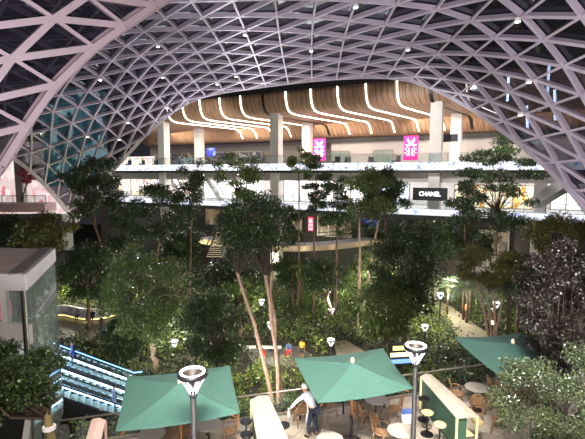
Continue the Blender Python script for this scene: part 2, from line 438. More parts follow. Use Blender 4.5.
for (i, j) in nb_:
    for (di, dj, w_) in ((1, 0, .25), (0, 1, .15), (-1, 1, .25)):
        k_ = (i+di, j+dj)
        if k_ in nb_:
            n_ = (no_[i, j]+no_[k_]).normalized(); mb.beam(nb_[i, j]-n_*.17, nb_[k_]-n_*.17, w_, .34, n_)
    for tr_ in (((i, j), (i, j+1), (i-1, j+1)), ((i, j), (i+1, j), (i, j+1))):
        if all(k_ in nb_ for k_ in tr_): gl.add([nb_[k_]+no_[k_]*.06 for k_ in tr_], [(0, 1, 2)])
roofB = struct(mb.build('ceiling', M['steel_near'])); gl.build('glass_panel', M['pane'], roofB)
rim = MB()
for i in range(24):
    a, b = shellB(i/24, 0), shellB((i+1)/24, 0); rim.beam(a, b, .26, .45, (a-Vector((0, 12, CZ-8))).normalized())
struct(rim.build('trim_2', M['steel_near']))
# small spot fixtures clipped to roof nodes
first = None
random.seed(3)
fx = [(4, 3), (6, 2), (7, 5), (9, 3), (10, 6), (12, 2), (13, 5), (15, 3), (16, 6), (18, 3), (20, 5), (22, 3), (24, 4), (5, 1), (8, 1), (23, 1), (11, 1)]
for ij in fx:
    p = ndA[ij]-nrA[ij]*.55
    if first is None:
        first = thing('roof_spotlight', 'small white spotlight clipped under a roof lattice node', 'spotlight', p, 0, 'spotlights on the lattice roof')
        MB().lathe([(.05, .2), (.16, .16), (.16, 0), (.13, -.02)], 10).build('housing', M['white'], first)
        MB().lathe([(.12, -.01), (.12, -.05)], 10).build('lens', mat('spot_lens', (255, 250, 235), emit=9), first)
    else: dup(first, p)
# things seen through the roof glass
o = MB().hexa([Vector(p) for p in [(-34.5, 61.6, 13.5), (-27.2, 63.5, 13.5), (-27.2, 65.5, 13.5), (-34.5, 63.6, 13.5), (-34.5, 61.6, 27), (-27.2, 63.5, 27), (-27.2, 65.5, 27), (-34.5, 63.6, 27)]]).build('lit_building', M['teal'])
tag(o, 'teal-lit building beyond the left leg of the lattice roof', 'building')
for i, (px, py, ln, Y) in enumerate([(548, 85, 3.2, 34), (508, 88, 2.2, 38), (560, 105, 2.4, 36), (532, 118, 2.0, 37)]):
    p = atY(px, py, Y); m = MB(); m.beam(p-Vector((.3 if i > 1 else 0, 0, ln/2)), p+Vector((-.5 if i > 1 else 0, 0, ln/2)), .14, .14, (0, 1, 0))
    # glowing bars added outside to stand in for reflected light strips
    tag(m.build('reflection_bar', M['led_blue']), ['tall white bar added as a reflection in the right roof glass', 'short white reflection bar added outside the roof, leftmost of four', 'slanting reflection bar added outside right roof, nearest picture edge', 'slanting reflection bar added outside roof, lowest of four'][i], 'reflection')

# ================================================================== TERMINAL FRONT
UL, UR = -48, 46
def fstruct(name, m, *boxes):
    mb = MB()
    for b in boxes: fbox(mb, *b)
    return struct(mb.build(name, m))
fstruct('slab', M['slab'], (UL, UR, .1, 26, .2, 1.0))                       # upper concourse floor
fstruct('slab', M['slab'], (UL, UR, .1, 26, -5.1, -4.4))                     # middle concourse floor
fstruct('trim_3', M['dark'], (UL, UR, -.05, .4, -.12, .2))
fstruct('trim_4', M['dark'], (UL, UR, -.05, .4, -5.6, -5.08))
fstruct('trim_5', M['greywall'], (UL, UR, 1.0, 1.4, -1.2, .2))
fstruct('wall_back', M['greywall'], (-2, UR, 17.8, 18.2, 1, 5.7))
fstruct('wall_upper', mat('shop_wall_dark', (120, 112, 108), .6), (UL, -2, 21, 21.4, 1, 5.7))
fstruct('trim_6', M['dark'], (-6, UR, 17.2, 17.7, 5.0, 5.7))
fstruct('wall_ground', mat('ground_wall', (50, 44, 38), .7), (UL, UR, 7, 7.4, -15.5, -5))
fstruct('wall_mid', mat('mid_wall', (190, 186, 184), .7), (UL, UR, 9, 9.4, -4.4, .2))
ad1 = displaymat('fascia_screen', [(250, 250, 255), (150, 170, 240), (240, 245, 255), (170, 210, 180), (230, 220, 255), (244, 246, 255), (130, 150, 215)], (244, 244, 252), 1.1, 2.2, 2.6, .55, 3)
ad2 = displaymat('fascia_screen_low', [(250, 250, 255), (190, 200, 240), (240, 245, 255), (170, 185, 225)], (232, 236, 252), .95, 1.6, 2.2, .55, 3)
for (h0, h1, m, lb) in ((.22, 1.15, ad1, 'long glowing picture screen along the upper concourse edge'), (-5.06, -4.35, ad2, 'long glowing screen along the middle concourse edge')):
    mb = MB(); fbox(mb, UL, UR, -.02, .1, h0, h1); tag(mb.build('display_band', m), lb, 'screen')
for h, lb in ((1.15, 'glass balustrade along the upper concourse edge'), (-4.35, 'glass balustrade along the middle concourse edge')):
    t = thing('balustrade', lb, 'railing', fp(0, 0, h)); iv = Vector(fp(0, 0, h))
    g = MB(); r = MB(); p = MB()
    g.hexa([Vector(q)-iv for q in (fp(UL, .10, h), fp(UR, .10, h), fp(UR, .13, h), fp(UL, .13, h), fp(UL, .10, h+1.0), fp(UR, .10, h+1.0), fp(UR, .13, h+1.0), fp(UL, .13, h+1.0))])
    r.beam(fp(UL, .115, h+1.05)-iv, fp(UR, .115, h+1.05)-iv, .07, .07)
    for q in range(48): p.beam(fp(UL+q*2, .16, h)-iv, fp(UL+q*2, .16, h+1.0)-iv, .05, .05, (0, 1, 0))
    g.build('glass_panel', M['clear'], t); r.build('handrail', M['rail'], t); p.build('mullions', M['rail'], t)
# columns
ci = 0
def pillar(px, u=None, d=0.6, w=1.35, h0=-15.5, h1=8.6):
    if u is None: u = atF(px, 150, d)[0]
    mb = MB(); fbox(mb, u-w/2, u+w/2, d, d+w, h0, h1); return struct(mb.build('pillar', M['concrete'], bevel=.06))
for px in (161, 274, 435): pillar(px)
for px in (197, 305.5, 455): pillar(px, d=10.8, h1=8.2, h0=.9)
pillar(543, d=3.0, h1=.2); pillar(60, d=2.0, h1=.2)
# timber ceiling: face board curving into the soffit, then down to the rear
prof = [(-.40, 10.7), (-.36, 10.1), (-.28, 9.5), (-.12, 8.9), (.15, 8.42), (.55, 8.1), (1.2, 7.92), (2.4, 7.85), (14.2, 7.85), (15.0, 7.65), (15.6, 7.15), (16.0, 6.5), (16.5, 5.9), (17.6, 5.6)]
SK = .17; SOL = -1
mb = MB(); uvs = []
nU = 30; us = np.linspace(UL, UR, nU)
for u in us:
    for d, h in prof: mb.v.append(tuple(fp(u+SK*d, d, h)))
n = len(prof)
me = bpy.data.meshes.new('ceiling_timber')
fs = [(i*n+j, i*n+j+1, (i+1)*n+j+1, (i+1)*n+j) for i in range(nU-1) for j in range(n-1)]
me.from_pydata(mb.v, [], fs); uvl = me.uv_layers.new()
cum = np.concatenate([[0], np.cumsum([math.hypot(prof[i+1][0]-prof[i][0], prof[i+1][1]-prof[i][1]) for i in range(n-1)])])
for p in me.polygons:
    for li, vi in zip(p.loop_indices, p.vertices):
        uvl.data[li].uv = (us[vi//n], cum[vi % n])
    p.use_smooth = True
me.materials.append(M['timber'])
ob = bpy.data.objects.new('ceiling_timber', me); COL.objects.link(ob); struct(ob)
sol = ob.modifiers.new('solid', 'SOLIDIFY'); sol.thickness = .2; sol.offset = SOL
fstruct('trim_7', M['dark'], (UL, UR, -.6, 4, 10.65, 15.5))
# LED lines let into the timber
tops = [167, 182.6, 200, 220, 240.7, 263, 286, 311, 337.7, 366, 397, 430, 466]
ordn = 'first second third fourth fifth sixth seventh eighth ninth tenth eleventh twelfth thirteenth fourteenth'.split()
for k, px in enumerate(tops):
    u0 = atF(px, 105, -.4)[0]; mb = MB(); darkline = k in (5, 11)
    dense = []
    for i in range(len(prof)-2):
        (d0, h0), (d1, h1) = prof[i], prof[i+1]
        for f in (0, .5): dense.append((d0+(d1-d0)*f, h0+(h1-h0)*f))
    P = []
    for d, h in dense: P.append((d, h))
    w = .065 if not darkline else .2
    for i in range(len(P)-1):
        (d0, h0), (d1, h1) = P[i], P[i+1]
        nx, nh = -(h1-h0), (d1-d0); l = math.hypot(nx, nh); nx, nh = nx/l, nh/l
        if nh > 0: nx, nh = -nx, -nh
        elif abs(nh) < 1e-3: nx, nh = -1, 0
        o0 = .10
        q = [fp(u0+SK*d0-w, d0, h0), fp(u0+SK*d0+w, d0, h0), fp(u0+SK*d1+w, d1, h1), fp(u0+SK*d1-w, d1, h1)]
        off = FN*(nx*o0)+Vector((0, 0, nh*o0))
        mb.hexa(q+[x+off for x in q])
    o = mb.build('light_strip' if not darkline else 'shadow_gap', M['led'] if not darkline else M['black'])
    if darkline: tag(o, ['dark joint in timber ceiling above the centre column', 'dark joint in timber ceiling above the right column'][k > 5], 'joint')
    else: tag(o, 'curved white light strip in timber ceiling, %s from the left' % ordn[k-(k > 5)], 'light strip', 'light strips in the timber ceiling')
# downlights of the concourses
for i in range(5):
    u = -34+i*16
    area_light('concourse_downlight', fp(u, 6.5, 7.6), fp(u, 6.3, 0), 9, 5, 2300, (1, .92, .82))
    area_light('mid_downlight', fp(u, 4.6, .05), fp(u, 4.4, -4), 12, 3, 1000, (1, .97, .94))
    area_light('rear_downlight', fp(u+3, 13.4, 7.4), fp(u+4, 17.5, 3.5), 10, 1.0, 500, (1, .88, .7))
for i, px in enumerate((60, 150, 225, 285, 345, 470, 530)):
    u = atF(px, 225, 2)[0]
    point_light('undercroft_light', fp(u, 4, -6.4), 30, (1, .85, .62), .3)
# shops and displays
def fpanel(name, px0, px1, py0, py1, d, m, label, cat, th=.15, group=None, frame=None):
    u0, h1 = atF(px0, py0, d); u1, h0 = atF(px1, py1, d)
    mb = MB(); fbox(mb, u0, u1, d, d+th, min(h0, h1), max(h0, h1)); o = mb.build(name, m)
    tag(o, label, cat, group)
    return o, u0, u1, min(h0, h1), max(h0, h1)
goods = displaymat('shop_goods', [(250, 250, 255), (255, 240, 225), (230, 235, 255), (200, 190, 200), (255, 255, 255), (240, 190, 160)], (255, 250, 246), 2.0, 1.6, 1.1, .5, 3)
goods2 = displaymat('shop_goods_colour', [(255, 235, 225), (214, 224, 170), (255, 214, 200), (255, 255, 250), (240, 196, 150), (200, 200, 236), (225, 150, 140)], (255, 244, 236), 1.3, 2.2, 1.6, .45, 3)
goods3 = displaymat('shop_cool', [(190, 205, 225), (230, 240, 255), (120, 140, 170), (250, 250, 255)], (205, 215, 235), 1.2, 1.2, 1.2, .45, 3)
shopdark = displaymat('shop_shelves', [(60, 54, 60), (130, 120, 118), (40, 36, 44), (90, 80, 110), (200, 190, 170)], (74, 66, 66), .5, 1.4, 2.2, .45, 3)
gold = displaymat('shop_gold', [(250, 200, 90), (255, 240, 210), (230, 150, 40), (255, 250, 240)], (255, 236, 200), 1.1, 1.6, 1.2, .5, 3)
def fwin(name, px0, px1, h0, h1, d, m, label, cat, mull=3):
    u0 = atF(px0, 180, d)[0]; u1 = atF(px1, 180, d)[0]
    t = thing(name, label, cat, fp((u0+u1)/2, d, h0)); iv = Vector(t.location)
    def bx(mb, a, b, d0, d1, c, e): return mb.hexa([Vector(q)-iv for q in (fp(a, d0, c), fp(b, d0, c), fp(b, d1, c), fp(a, d1, c), fp(a, d0, e), fp(b, d0, e), fp(b, d1, e), fp(a, d1, e))])
    mb = MB(); bx(mb, u0, u1, d, d+.2, h0, h1); mb.build('display', m, t)
    fr = MB()
    for k in range(mull+1):
        x = u0+(u1-u0)*k/mull; bx(fr, x-.07, x+.07, d-.12, d, h0, h1)
    bx(fr, u0, u1, d-.12, d, h1-.16, h1); bx(fr, u0, u1, d-.12, d, h0, h0+.12)
    fr.build('frame', M['rail'], t)
    return t
fwin('shopfront', 118, 158, -4.4, -1.2, 5.5, goods2, 'bright colourful shopfront at the far left of the middle floor', 'shopfront')
fwin('shopfront', 169, 200, -4.4, -1.2, 5.5, goods2, 'bright shopfront right of the far left column', 'shopfront')
fwin('shopfront', 204, 262, -4.4, -.6, 5.5, goods, 'dazzling white shopfront left of the centre column', 'shopfront', 4)
fwin('shopfront', 284, 334, -4.4, -.9, 5.5, goods, 'dazzling white shopfront right of the centre column', 'shopfront', 3)
fwin('shopfront', 338, 364, -4.4, -1.5, 5.5, goods, 'white shopfront under the small blue lettered strip', 'shopfront', 2)
fwin('shopfront', 368, 410, -4.4, -1.5, 5.5, goods3, 'cool white shopfront half hidden by dark trees', 'shopfront', 3)
fwin('shopfront', 455, 535, -4.4, -1.5, 5.5, gold, 'golden lit shopfront behind the tall right tree', 'shopfront', 4)
fwin('shopfront', 552, 600, -4.4, -1.6, 6.5, goods, 'bright shopfront below the right edge of the roof', 'shopfront', 3)
fwin('shop_display', 172, 192, 1.2, 4.0, 19, shopdark, 'dark shelved shop on upper floor, left of rear column', 'shop display', 3)
fwin('shop_display', 203, 262, 1.2, 4.0, 19, shopdark, 'long dark shelved shop on the upper floor', 'shop display', 5)
fwin('shop_display', 120, 155, 1.2, 3.6, 19, goods2, 'warm lit shop at far left of the upper floor', 'shop display', 3)
for a, b, lb in ((331, 349, 'pale framed window on grey upper wall, near the pink banners'), (373, 392, 'pale framed window on grey upper wall, beside right pink banner')):
    u0, h1 = atF(a, 147, 13.9); u1, h0 = atF(b, 158, 13.9)
    fwin('wall_window', a, b, 1.2, 3.6, 17.5, displaymat('pale_window', [(196, 200, 180), (170, 178, 160), (210, 210, 196)], (186, 192, 172), .55, .6, .6), lb, 'window', 2)
def banner(px0, px1, py0, py1, d, base, lb, grid=True):
    u0, h1 = atF(px0, py0, d); u1, h0 = atF(px1, py1, d)
    c = fp((u0+u1)/2, d, h0); iv = Vector(c)
    def bx(mb, a, b, d0, d1, q0, q1): return mb.hexa([Vector(q)-iv for q in (fp(a, d0, q0), fp(b, d0, q0), fp(b, d1, q0), fp(a, d1, q0), fp(a, d0, q1), fp(b, d0, q1), fp(b, d1, q1), fp(a, d1, q1))])
    mb = MB(); bx(mb, u0, u1, d, d+.2, h0, h1)
    w = u1-u0; h = h1-h0; cu = (u0+u1)/2; rnd = random.Random(5)
    n = 7; m_ = int(round(n*h/w))
    for i in range((n+1)//2):
        for j in range(1, m_-1):
            if rnd.random() < .55:
                for sgn in ((-1, 1) if i else (1,)):
                    uu = cu+sgn*i*w*.8/n; hh = h0+(j+.5)*h/m_; q = w*.36/n
                    bx(mb, uu-q, uu+q, d-.03, d+.01, hh-q, hh+q)
    t = mb.build('banner', base, None, loc=c); t.data.materials.append(M['poster_w'])
    for k, p in enumerate(t.data.polygons): p.material_index = 0 if k < 6 else 1
    return tag(t, lb, 'banner')
banner(404, 417.5, 136, 160, 1.6, M['poster'], 'pink banner with white ornament beside the right column')
banner(313.5, 325, 139, 160.5, 9.5, M['poster'], 'pink banner with white ornament beside the rear centre column')
banner(308.3, 313, 217, 231, 4, M['poster_red'], 'small red-pink banner at garden level above the walkway')
fpanel('screen', 206.5, 215, 148, 156, 17, M['scr_blue'], 'small blue screen on the upper floor', 'screen')
fpanel('screen', 363, 377, 218.5, 229, 4, M['scr_blue'], 'blue screen below the middle concourse, behind a pale trunk', 'screen')
o, *_ = fpanel('information_display', 441, 457.5, 134.6, 141.5, 2.2, M['black'], 'black hanging display between the two right columns', 'display', .3)
dim = displaymat('dim_shop', [(200, 170, 130), (150, 120, 90), (230, 205, 170), (90, 70, 56)], (186, 156, 120), .28, 1.0, .8, .5, 3)
fwin('shopfront', 286, 302, -9.5, -5.9, 6.6, dim, 'dim warm shopfront at garden level, left of the small red-pink banner', 'shopfront', 2)
fwin('shopfront', 318, 352, -9.5, -5.9, 6.6, dim, 'dim warm shopfront at garden level, right of the small red-pink banner', 'shopfront', 3)
fwin('shopfront', 462, 512, -10.5, -7.2, 6.6, dim, 'dim warm shopfront at garden level behind the right trees', 'shopfront', 3)
fwin('shopfront', 205, 236, -9.0, -5.9, 6.6, dim, 'dim warm shopfront at garden level above the stair', 'shopfront', 2)
seat0 = None
for k, px in enumerate((128, 136, 144, 176, 184, 224, 232, 240, 250, 336, 344, 366, 396)):
    u = atF(px, 160, 3)[0]; p_ = fp(u, 3.0+(k % 3)*1.3, 1.0)
    if seat0 is None:
        seat0 = thing('lounge_chair', 'small dark lounge chair behind the upper concourse balustrade', 'chair', p_, -ANG, 'lounge chairs on the upper concourse')
        MB().box((0, 0, .38), (.8, .75, .16)).build('seat', M['skirt'], seat0); MB().box((0, .36, .72), (.8, .14, .75)).build('backrest', M['skirt'], seat0)
        for sx in (-.36, .36): MB().box((sx, 0, .15), (.06, .6, .3)).build('leg', M['rail'], seat0)
    else: dup(seat0, p_, -ANG+(k % 4-1.5)*.5)
# lettered shop signs
def font_mesh(txt, size, ext=.04):
    c = bpy.data.curves.new('t', 'FONT'); c.body = txt; c.size = size; c.extrude = ext; c.align_x = 'CENTER'; c.align_y = 'CENTER'; c.resolution_u = 3
    o = bpy.data.objects.new('t', c); COL.objects.link(o); dg = bpy.context.evaluated_depsgraph_get()
    me = bpy.data.meshes.new_from_object(o.evaluated_get(dg)); bpy.data.objects.remove(o); return me
def sign(px0, px1, py0, py1, d, txt, lb, wide=1.0, face=None, letter=None):
    u0, h1 = atF(px0, py0, d); u1, h0 = atF(px1, py1, d)
    t = thing('shop_sign', lb, 'sign', fp((u0+u1)/2, d, (h0+h1)/2), -ANG)
    MB().box((0, .15, 0), (u1-u0, .3, h1-h0)).build('sign_panel', face or M['black'], t)
    me = font_mesh(txt, 1.0); me.materials.append(letter or M['sign'])
    xs = [v.co.x for v in me.vertices]; k = (u1-u0)*wide/(max(xs)-min(xs))
    o = bpy.data.objects.new('lettering', me); COL.objects.link(o); o.parent = t; o.rotation_euler = (R(90), 0, 0); o.location = (0, -.06, 0)
    o.scale = (k, k*1.15, 1)
    return t
sign(413, 447, 187.5, 201, -.5, 'CHANEL', 'dark shop sign with white capital letters below the right column', .62)
sign(333, 352, 178.2, 182.5, 3.0, 'LOUIS VUITTON', 'narrow dark sign with small pale blue letters', .85, M['dark'], M['sign'])
# escalators inside the terminal front
def indoor_escalator(px0, px1, d, lb, flip=1):
    ua = atF(px0, 160, d)[0]; ub = atF(px1, 195, d)[0]
    t = thing('indoor_escalator', lb, 'escalator', fp(ua, d, -4.4)); iv = Vector(t.location)
    a, b = fp(ua, d, 1.0)-iv, fp(ub, d, -4.3)-iv
    mb = MB(); mb.beam(a, b, 1.2, .7); mb.build('truss', M['white'], t)
    for sg in (-.6, .6):
        g = MB(); up = Vector((0, 0, .8)); s = FN*sg
        g.hexa([a+s, b+s, b+s+FN*.04, a+s+FN*.04, a+s+up, b+s+up, b+s+FN*.04+up, a+s+FN*.04+up]); g.build('balustrade', M['clear'], t)
        h = MB(); h.beam(a+s+up, b+s+up, .1, .1); h.build('handrail', M['dark'], t)
    return t
indoor_escalator(164, 183, 3.2, 'white escalator beside the far left column')
indoor_escalator(200, 222, 3.4, 'white escalator rising behind the left trees')
# a leaning strut at the right, between the middle floor and the roof leg
a, b = atY(536, 203, 46), atY(572, 180, 40)
mb = MB(); mb.beam(a, b, 1.0, 1.1); struct(mb.build('pillar', M['slab']))

# left opening: bright arrivals gallery beyond the roof leg
a = atY(-40, 207, 62); b = atY(47, 207.5, 62)
o = MB().box((a.x/2+b.x/2, 63, CZ-5.0), (b.x-a.x, 3, 1.2)).build('parapet', mat('pink_parapet', (196, 160, 168), .6)); struct(o)
o = MB().box((a.x/2+b.x/2-3.2, 74, CZ-1), (b.x-a.x+9, .3, 12)).build('wall_gallery', displaymat('gallery_wall', [(250, 225, 225), (255, 245, 240), (240, 190, 190), (232, 130, 140), (255, 235, 230)], (240, 214, 212), .75, 1.0, .7, .5, 3)); struct(o)  # wall colour glows by itself in place of the gallery lighting
t = thing('gallery_railing', 'pale handrail and glass above the pink parapet at far left', 'railing', (a.x, 61.8, CZ-4.4))
MB().beam((0, 0, 1.1), (b.x-a.x, 0, 1.1), .08, .08).build('handrail', M['rail'], t)
MB().box(((b.x-a.x)/2, 0, .55), (b.x-a.x, .03, 1.0)).build('glass_panel', M['clear'], t)
p = MB()
for k in range(9): p.box(((b.x-a.x)*k/8, 0, .55), (.07, .07, 1.1))
p.build('mullions', M['rail'], t)
mb = MB(); q = atY(20, 170, 67); struct(mb.box((q.x, 67, CZ+1), (1.1, 1.1, 12)).build('pillar', M['concrete']))

# ================================================================== RING WALKWAY AND STAIR
wk = [atZ(x, y, TZ) for x, y in ((196, 238.5), (222, 242), (245, 244.6), (270, 246), (300, 246.4), (330, 245), (360, 242), (392, 238), (425, 233), (460, 228))]
wk = [Vector(crv([A(p) for p in wk], x)) for x in np.linspace(0, len(wk)-1, 40)]
mb = MB(); fas = MB(); rl_ = MB(); gp = MB(); posts = []
def off(i, d):
    t = wk[min(i+1, 39)]-wk[max(i-1, 0)]; t.z = 0; t.normalize(); return wk[i]+Vector((-t.y, t.x, 0))*d
for i in range(39):
    q = [off(i, 0), off(i+1, 0), off(i+1, 2.6), off(i, 2.6)]
    mb.hexa([p+Vector((0, 0, -.5)) for p in q]+[p for p in q])
    q = [off(i, -.1), off(i+1, -.1), off(i+1, 0), off(i, 0)]
    fas.hexa([p+Vector((0, 0, -.55)) for p in q]+[p+Vector((0, 0, .06)) for p in q])
t = thing('walkway', 'curved raised walkway with pale edge crossing the garden', 'walkway', (0, 0, 0))
mb.build('deck', M['slab'], t); fas.build('fascia', mat('walk_edge', (190, 170, 140), .6), t)
for d in (.05, 2.55):
    h = MB(); h.tube([off(i, d)+Vector((0, 0, 1.1)) for i in range(40)], .04, 6); h.tube([off(i, d)+Vector((0, 0, .55)) for i in range(40)], .02, 6); h.build('handrail', M['dark'], t)
for i in range(0, 40, 2):
    MB().beam(off(i, .05), off(i, .05)+Vector((0, 0, 1.1)), .05, .05, (0, 1, 0)).build('baluster', M['dark'], t)
for i in (5, 11, 17, 23, 29, 35):
    p = off(i, 1.3); MB().lathe([(.2, 0), (.2, p.z-.5)], 10, (p.x, p.y, 0)).build('column', M['dark'], t)
for i in range(2, 36, 4): point_light('walkway_light', off(i, -.5)+Vector((0, 0, -.15)), 5, (1, .8, .5), .08)
# stair
sA = atZ(214, 253, TZ-.6); sb = Vector((sA.x, sA.y, TZ-1.0)); t = thing('garden_stair', 'open stair with pale treads left of the curved walkway', 'stair', sb)
w = 1.75
for k in range(13):
    MB().box((.03*k, .30*k, .18*k), (w-.03*k, .26, .06)).build('tread', mat('stair_tread', (206, 190, 160), .6) if k == 0 else bpy.data.materials['stair_tread'], t)
for sx in (-1, 1):
    m = MB(); m.beam((sx*w/2, -.2, -.1), (.36+sx*(w/2-.18), 3.7, 2.15), .08, .35); m.build('stringer', M['dark'], t)
    m = MB(); m.tube([(sx*w/2, -.2, 1.0), (.36+sx*(w/2-.18), 3.7, 3.2)], .045, 6); m.build('handrail', M['dark'], t)
    m = MB()
    for k in range(0, 13, 2): m.beam((sx*w/2+.03*k-sx*.015*k, .3*k, .18*k), (sx*w/2+.03*k-sx*.015*k, .3*k, .18*k+1.08), .03, .03, (0, 1, 0))
    m.build('balustrade', M['dark'], t)
point_light('stair_light', (sb.x, sb.y-1.5, sb.z+3), 60, (1, .9, .7), .1)
m = MB(); 
for sx in (-.7, .7): m.box((sx+.2, 1.8, -(sb.z)/2+.45), (.15, .15, sb.z+.8))
m.build('support', M['dark'], t)

# ================================================================== GARDEN FLOOR: plaza, paths, bench
def ground_poly(name, pix, z, m):
    P = [atZ(x, y, z) for x, y in pix]; return struct(MB().prism(P, 0, z).build(name, m))
ground_poly('floor_plaza', [(20, 312), (120, 311), (118, 335), (60, 338), (10, 345)], .04, M['plaza'])
ground_poly('path', [(432, 301), (438, 300), (452, 307), (470, 321), (492, 336), (512, 350), (484, 362), (460, 338), (444, 318)], .05, M['path'])
ground_poly('path', [(334, 341), (346, 340), (366, 352), (380, 372), (340, 372)], .06, M['path'])
ground_poly('floor_seating', [(244, 350), (300, 346), (316, 358), (302, 368), (255, 364)], .05, M['plaza'])
bp = [atZ(x, y, .0) for x, y in ((30, 319), (62, 317.5), (72, 319.5), (84, 321.5), (96, 321.5), (108, 319.5), (119, 316.5))]
bp = [Vector(crv([A(p) for p in bp], x)) for x in np.linspace(0, len(bp)-1, 30)]
t = thing('curved_bench', 'long curved white bench wall with yellow light beneath, below dark shrubs', 'bench', bp[0]); iv = bp[0]
m = MB(); g = MB(); b_ = MB()
for i in range(29):
    p, q = bp[i]-iv, bp[i+1]-iv; n_ = Vector((0, 1, 0))
    m.hexa([p+Vector((0, 0, .3)), q+Vector((0, 0, .3)), q+n_*.6+Vector((0, 0, .3)), p+n_*.6+Vector((0, 0, .3)), p+Vector((0, 0, .5)), q+Vector((0, 0, .5)), q+n_*.6+Vector((0, 0, .5)), p+n_*.6+Vector((0, 0, .5))])
    g.hexa([p+n_*.1+Vector((0, 0, .18)), q+n_*.1+Vector((0, 0, .18)), q+n_*.16+Vector((0, 0, .18)), p+n_*.16+Vector((0, 0, .18)), p+n_*.1+Vector((0, 0, .3)), q+n_*.1+Vector((0, 0, .3)), q+n_*.16+Vector((0, 0, .3)), p+n_*.16+Vector((0, 0, .3))])
    b_.hexa([p+n_*.55, q+n_*.55, q+n_*.85, p+n_*.85, p+n_*.55+Vector((0, 0, 1.15)), q+n_*.55+Vector((0, 0, 1.15)), q+n_*.85+Vector((0, 0, 1.15)), p+n_*.85+Vector((0, 0, 1.15))])
m.build('seat', M['white'], t); g.build('light_strip', M['led_warm'], t); b_.build('back_wall', M['white'], t)

# boulders by the escalators
rr = random.Random(2)
def boulder(px, py, s, lb):
    p = atZ(px, py, 0); mb = MB(); mb.ball((0, 0, s*.35), (s, s*.8, s*.6), 12, 8)
    mb.v = [(x*(1+rr.uniform(-.12, .12)), y*(1+rr.uniform(-.12, .12)), z*(1+rr.uniform(-.1, .1))) for x, y, z in mb.v]
    tag(mb.build('boulder', M['rock'], smooth=True, loc=p), lb, 'rock')
boulder(88, 341, .9, 'pale boulder above the escalator, leftmost of three'); boulder(100, 345, .7, 'brown boulder above the escalator, right end of the row'); boulder(94, 338, .8, 'brown boulder above the escalator, back of the row')

# ================================================================== GLASS PAVILION (upper landing)
ZR = CZ-3.8
N_ = atZ(24.5, 274.5, ZR); F_ = atZ(54, 248.6, ZR)
left = Vector((-1, .12, 0)).normalized()
t = thing('glass_pavilion', 'glass-walled pavilion with flat grey roof above the escalators', 'pavilion', (N_.x, N_.y, TZ)); iv = Vector(t.location)
n0, f0 = N_-iv, F_-iv; rz = ZR-TZ
nl, fl = n0+left*9, f0+left*7.5
def pl(z, *ps): return [Vector((p.x, p.y, z)) for p in ps]
m = MB(); ins = lambda p, q, k: p+(q-p)*k
m.hexa(pl(rz-.18, n0, f0, fl, nl)+pl(rz-.02, n0, f0, fl, nl)); m.build('roof', M['roofgrey'], t)
sd = (f0-n0).normalized()
fa = MB()
fa.beam(n0+Vector((0, 0, -.3)), f0+Vector((0, 0, -.3)), .12, .62); fa.beam(n0+Vector((0, 0, -.3)), nl+Vector((0, 0, -.3)), .12, .62)
fa.build('fascia', M['white'], t)
cl = MB(); cl.beam(n0+left*0-sd*0+Vector((-.35, 0, .03)), f0+Vector((-.35, 0, .03)), .5, .04); cl.build('roof_edging', mat('edging', (120, 114, 112), .7, 0, .4, 12), t)
zb = -4.2                       # glass continues down past the landing
for k in range(4):
    a = ins(n0, f0, k/4); b = ins(n0, f0, (k+1)/4)
    for z0, z1 in ((zb, -.1), (.1, rz-2.0), (rz-1.95, rz-.6)):
        g = MB(); o_ = Vector((.0, 0, 0)); q = Vector((-.03, 0, 0))
        g.hexa(pl(z0, a, b, b+q, a+q)+pl(z1, a, b, b+q, a+q)); g.build('glass_panel', M['pavglass'], t)
for k in range(5):
    a = ins(n0, f0, k/4)+Vector((-.06, 0, 0)); mm = MB(); mm.beam(Vector((a.x, a.y, zb)), Vector((a.x, a.y, rz-.5)), .08, .10, (0, 1, 0)); mm.build('mullion', M['rail'], t)
mm = MB(); a, b = ins(n0, f0, .45), f0
mm.hexa(pl(rz-2.35, a, b, b+Vector((-.3, 0, 0)), a+Vector((-.3, 0, 0)))+pl(rz-1.75, a, b, b+Vector((-.3, 0, 0)), a+Vector((-.3, 0, 0)))); mm.build('spandrel_panel', M['white'], t)
mm = MB(); a, b = ins(n0, f0, .05), ins(n0, f0, .98); mm.beam(Vector((a.x-.6, a.y, -3.2)), Vector((b.x-.7, b.y, .4)), .25, .55); mm.build('sloping_beam', M['white'], t)
# front wall: white uprights, dark openings, white band
for k, x in enumerate((.15, .95, 1.8, 2.9, 4.2, 5.6)):
    a = n0+left*x; mm = MB(); mm.box((a.x, a.y+.1, rz/2-.5), (.22 if k else .14, .2, rz+.3)); mm.build('post', M['white'] if k % 2 else M['dark'], t)
mm = MB(); a = n0+left*4.5; mm.box((a.x, a.y+.16, rz-2.35), (9, .2, .75), -.12); mm.build('front_band', M['white'], t)
mm = MB(); mm.box((a.x, a.y+.3, rz/2-.4), (9, .06, rz-.3), -.12); mm.build('front_glass', M['pavglass'], t)
mm = MB(); mm.hexa(pl(-.3, n0+Vector((-.2, .3, 0)), f0+Vector((-.2, 0, 0)), fl, nl)+pl(-.05, n0+Vector((-.2, .3, 0)), f0+Vector((-.2, 0, 0)), fl, nl)); mm.build('landing', M['slab'], t)
area_light('pavilion_light', (N_.x-4.5, N_.y+3, ZR-.4), (N_.x-4.5, N_.y+3.01, 0), 3, 3, 500, (1, .95, .95))
o = MB().box((0, 0, .35), (.5, .4, .7)).build('pink_sign', mat('pink_sign', (240, 120, 140), emit=.9)); o.location = (N_.x-1.75, N_.y+1.2, ZR-2.1); tag(o, 'small pink lit sign behind the pavilion front window', 'sign')

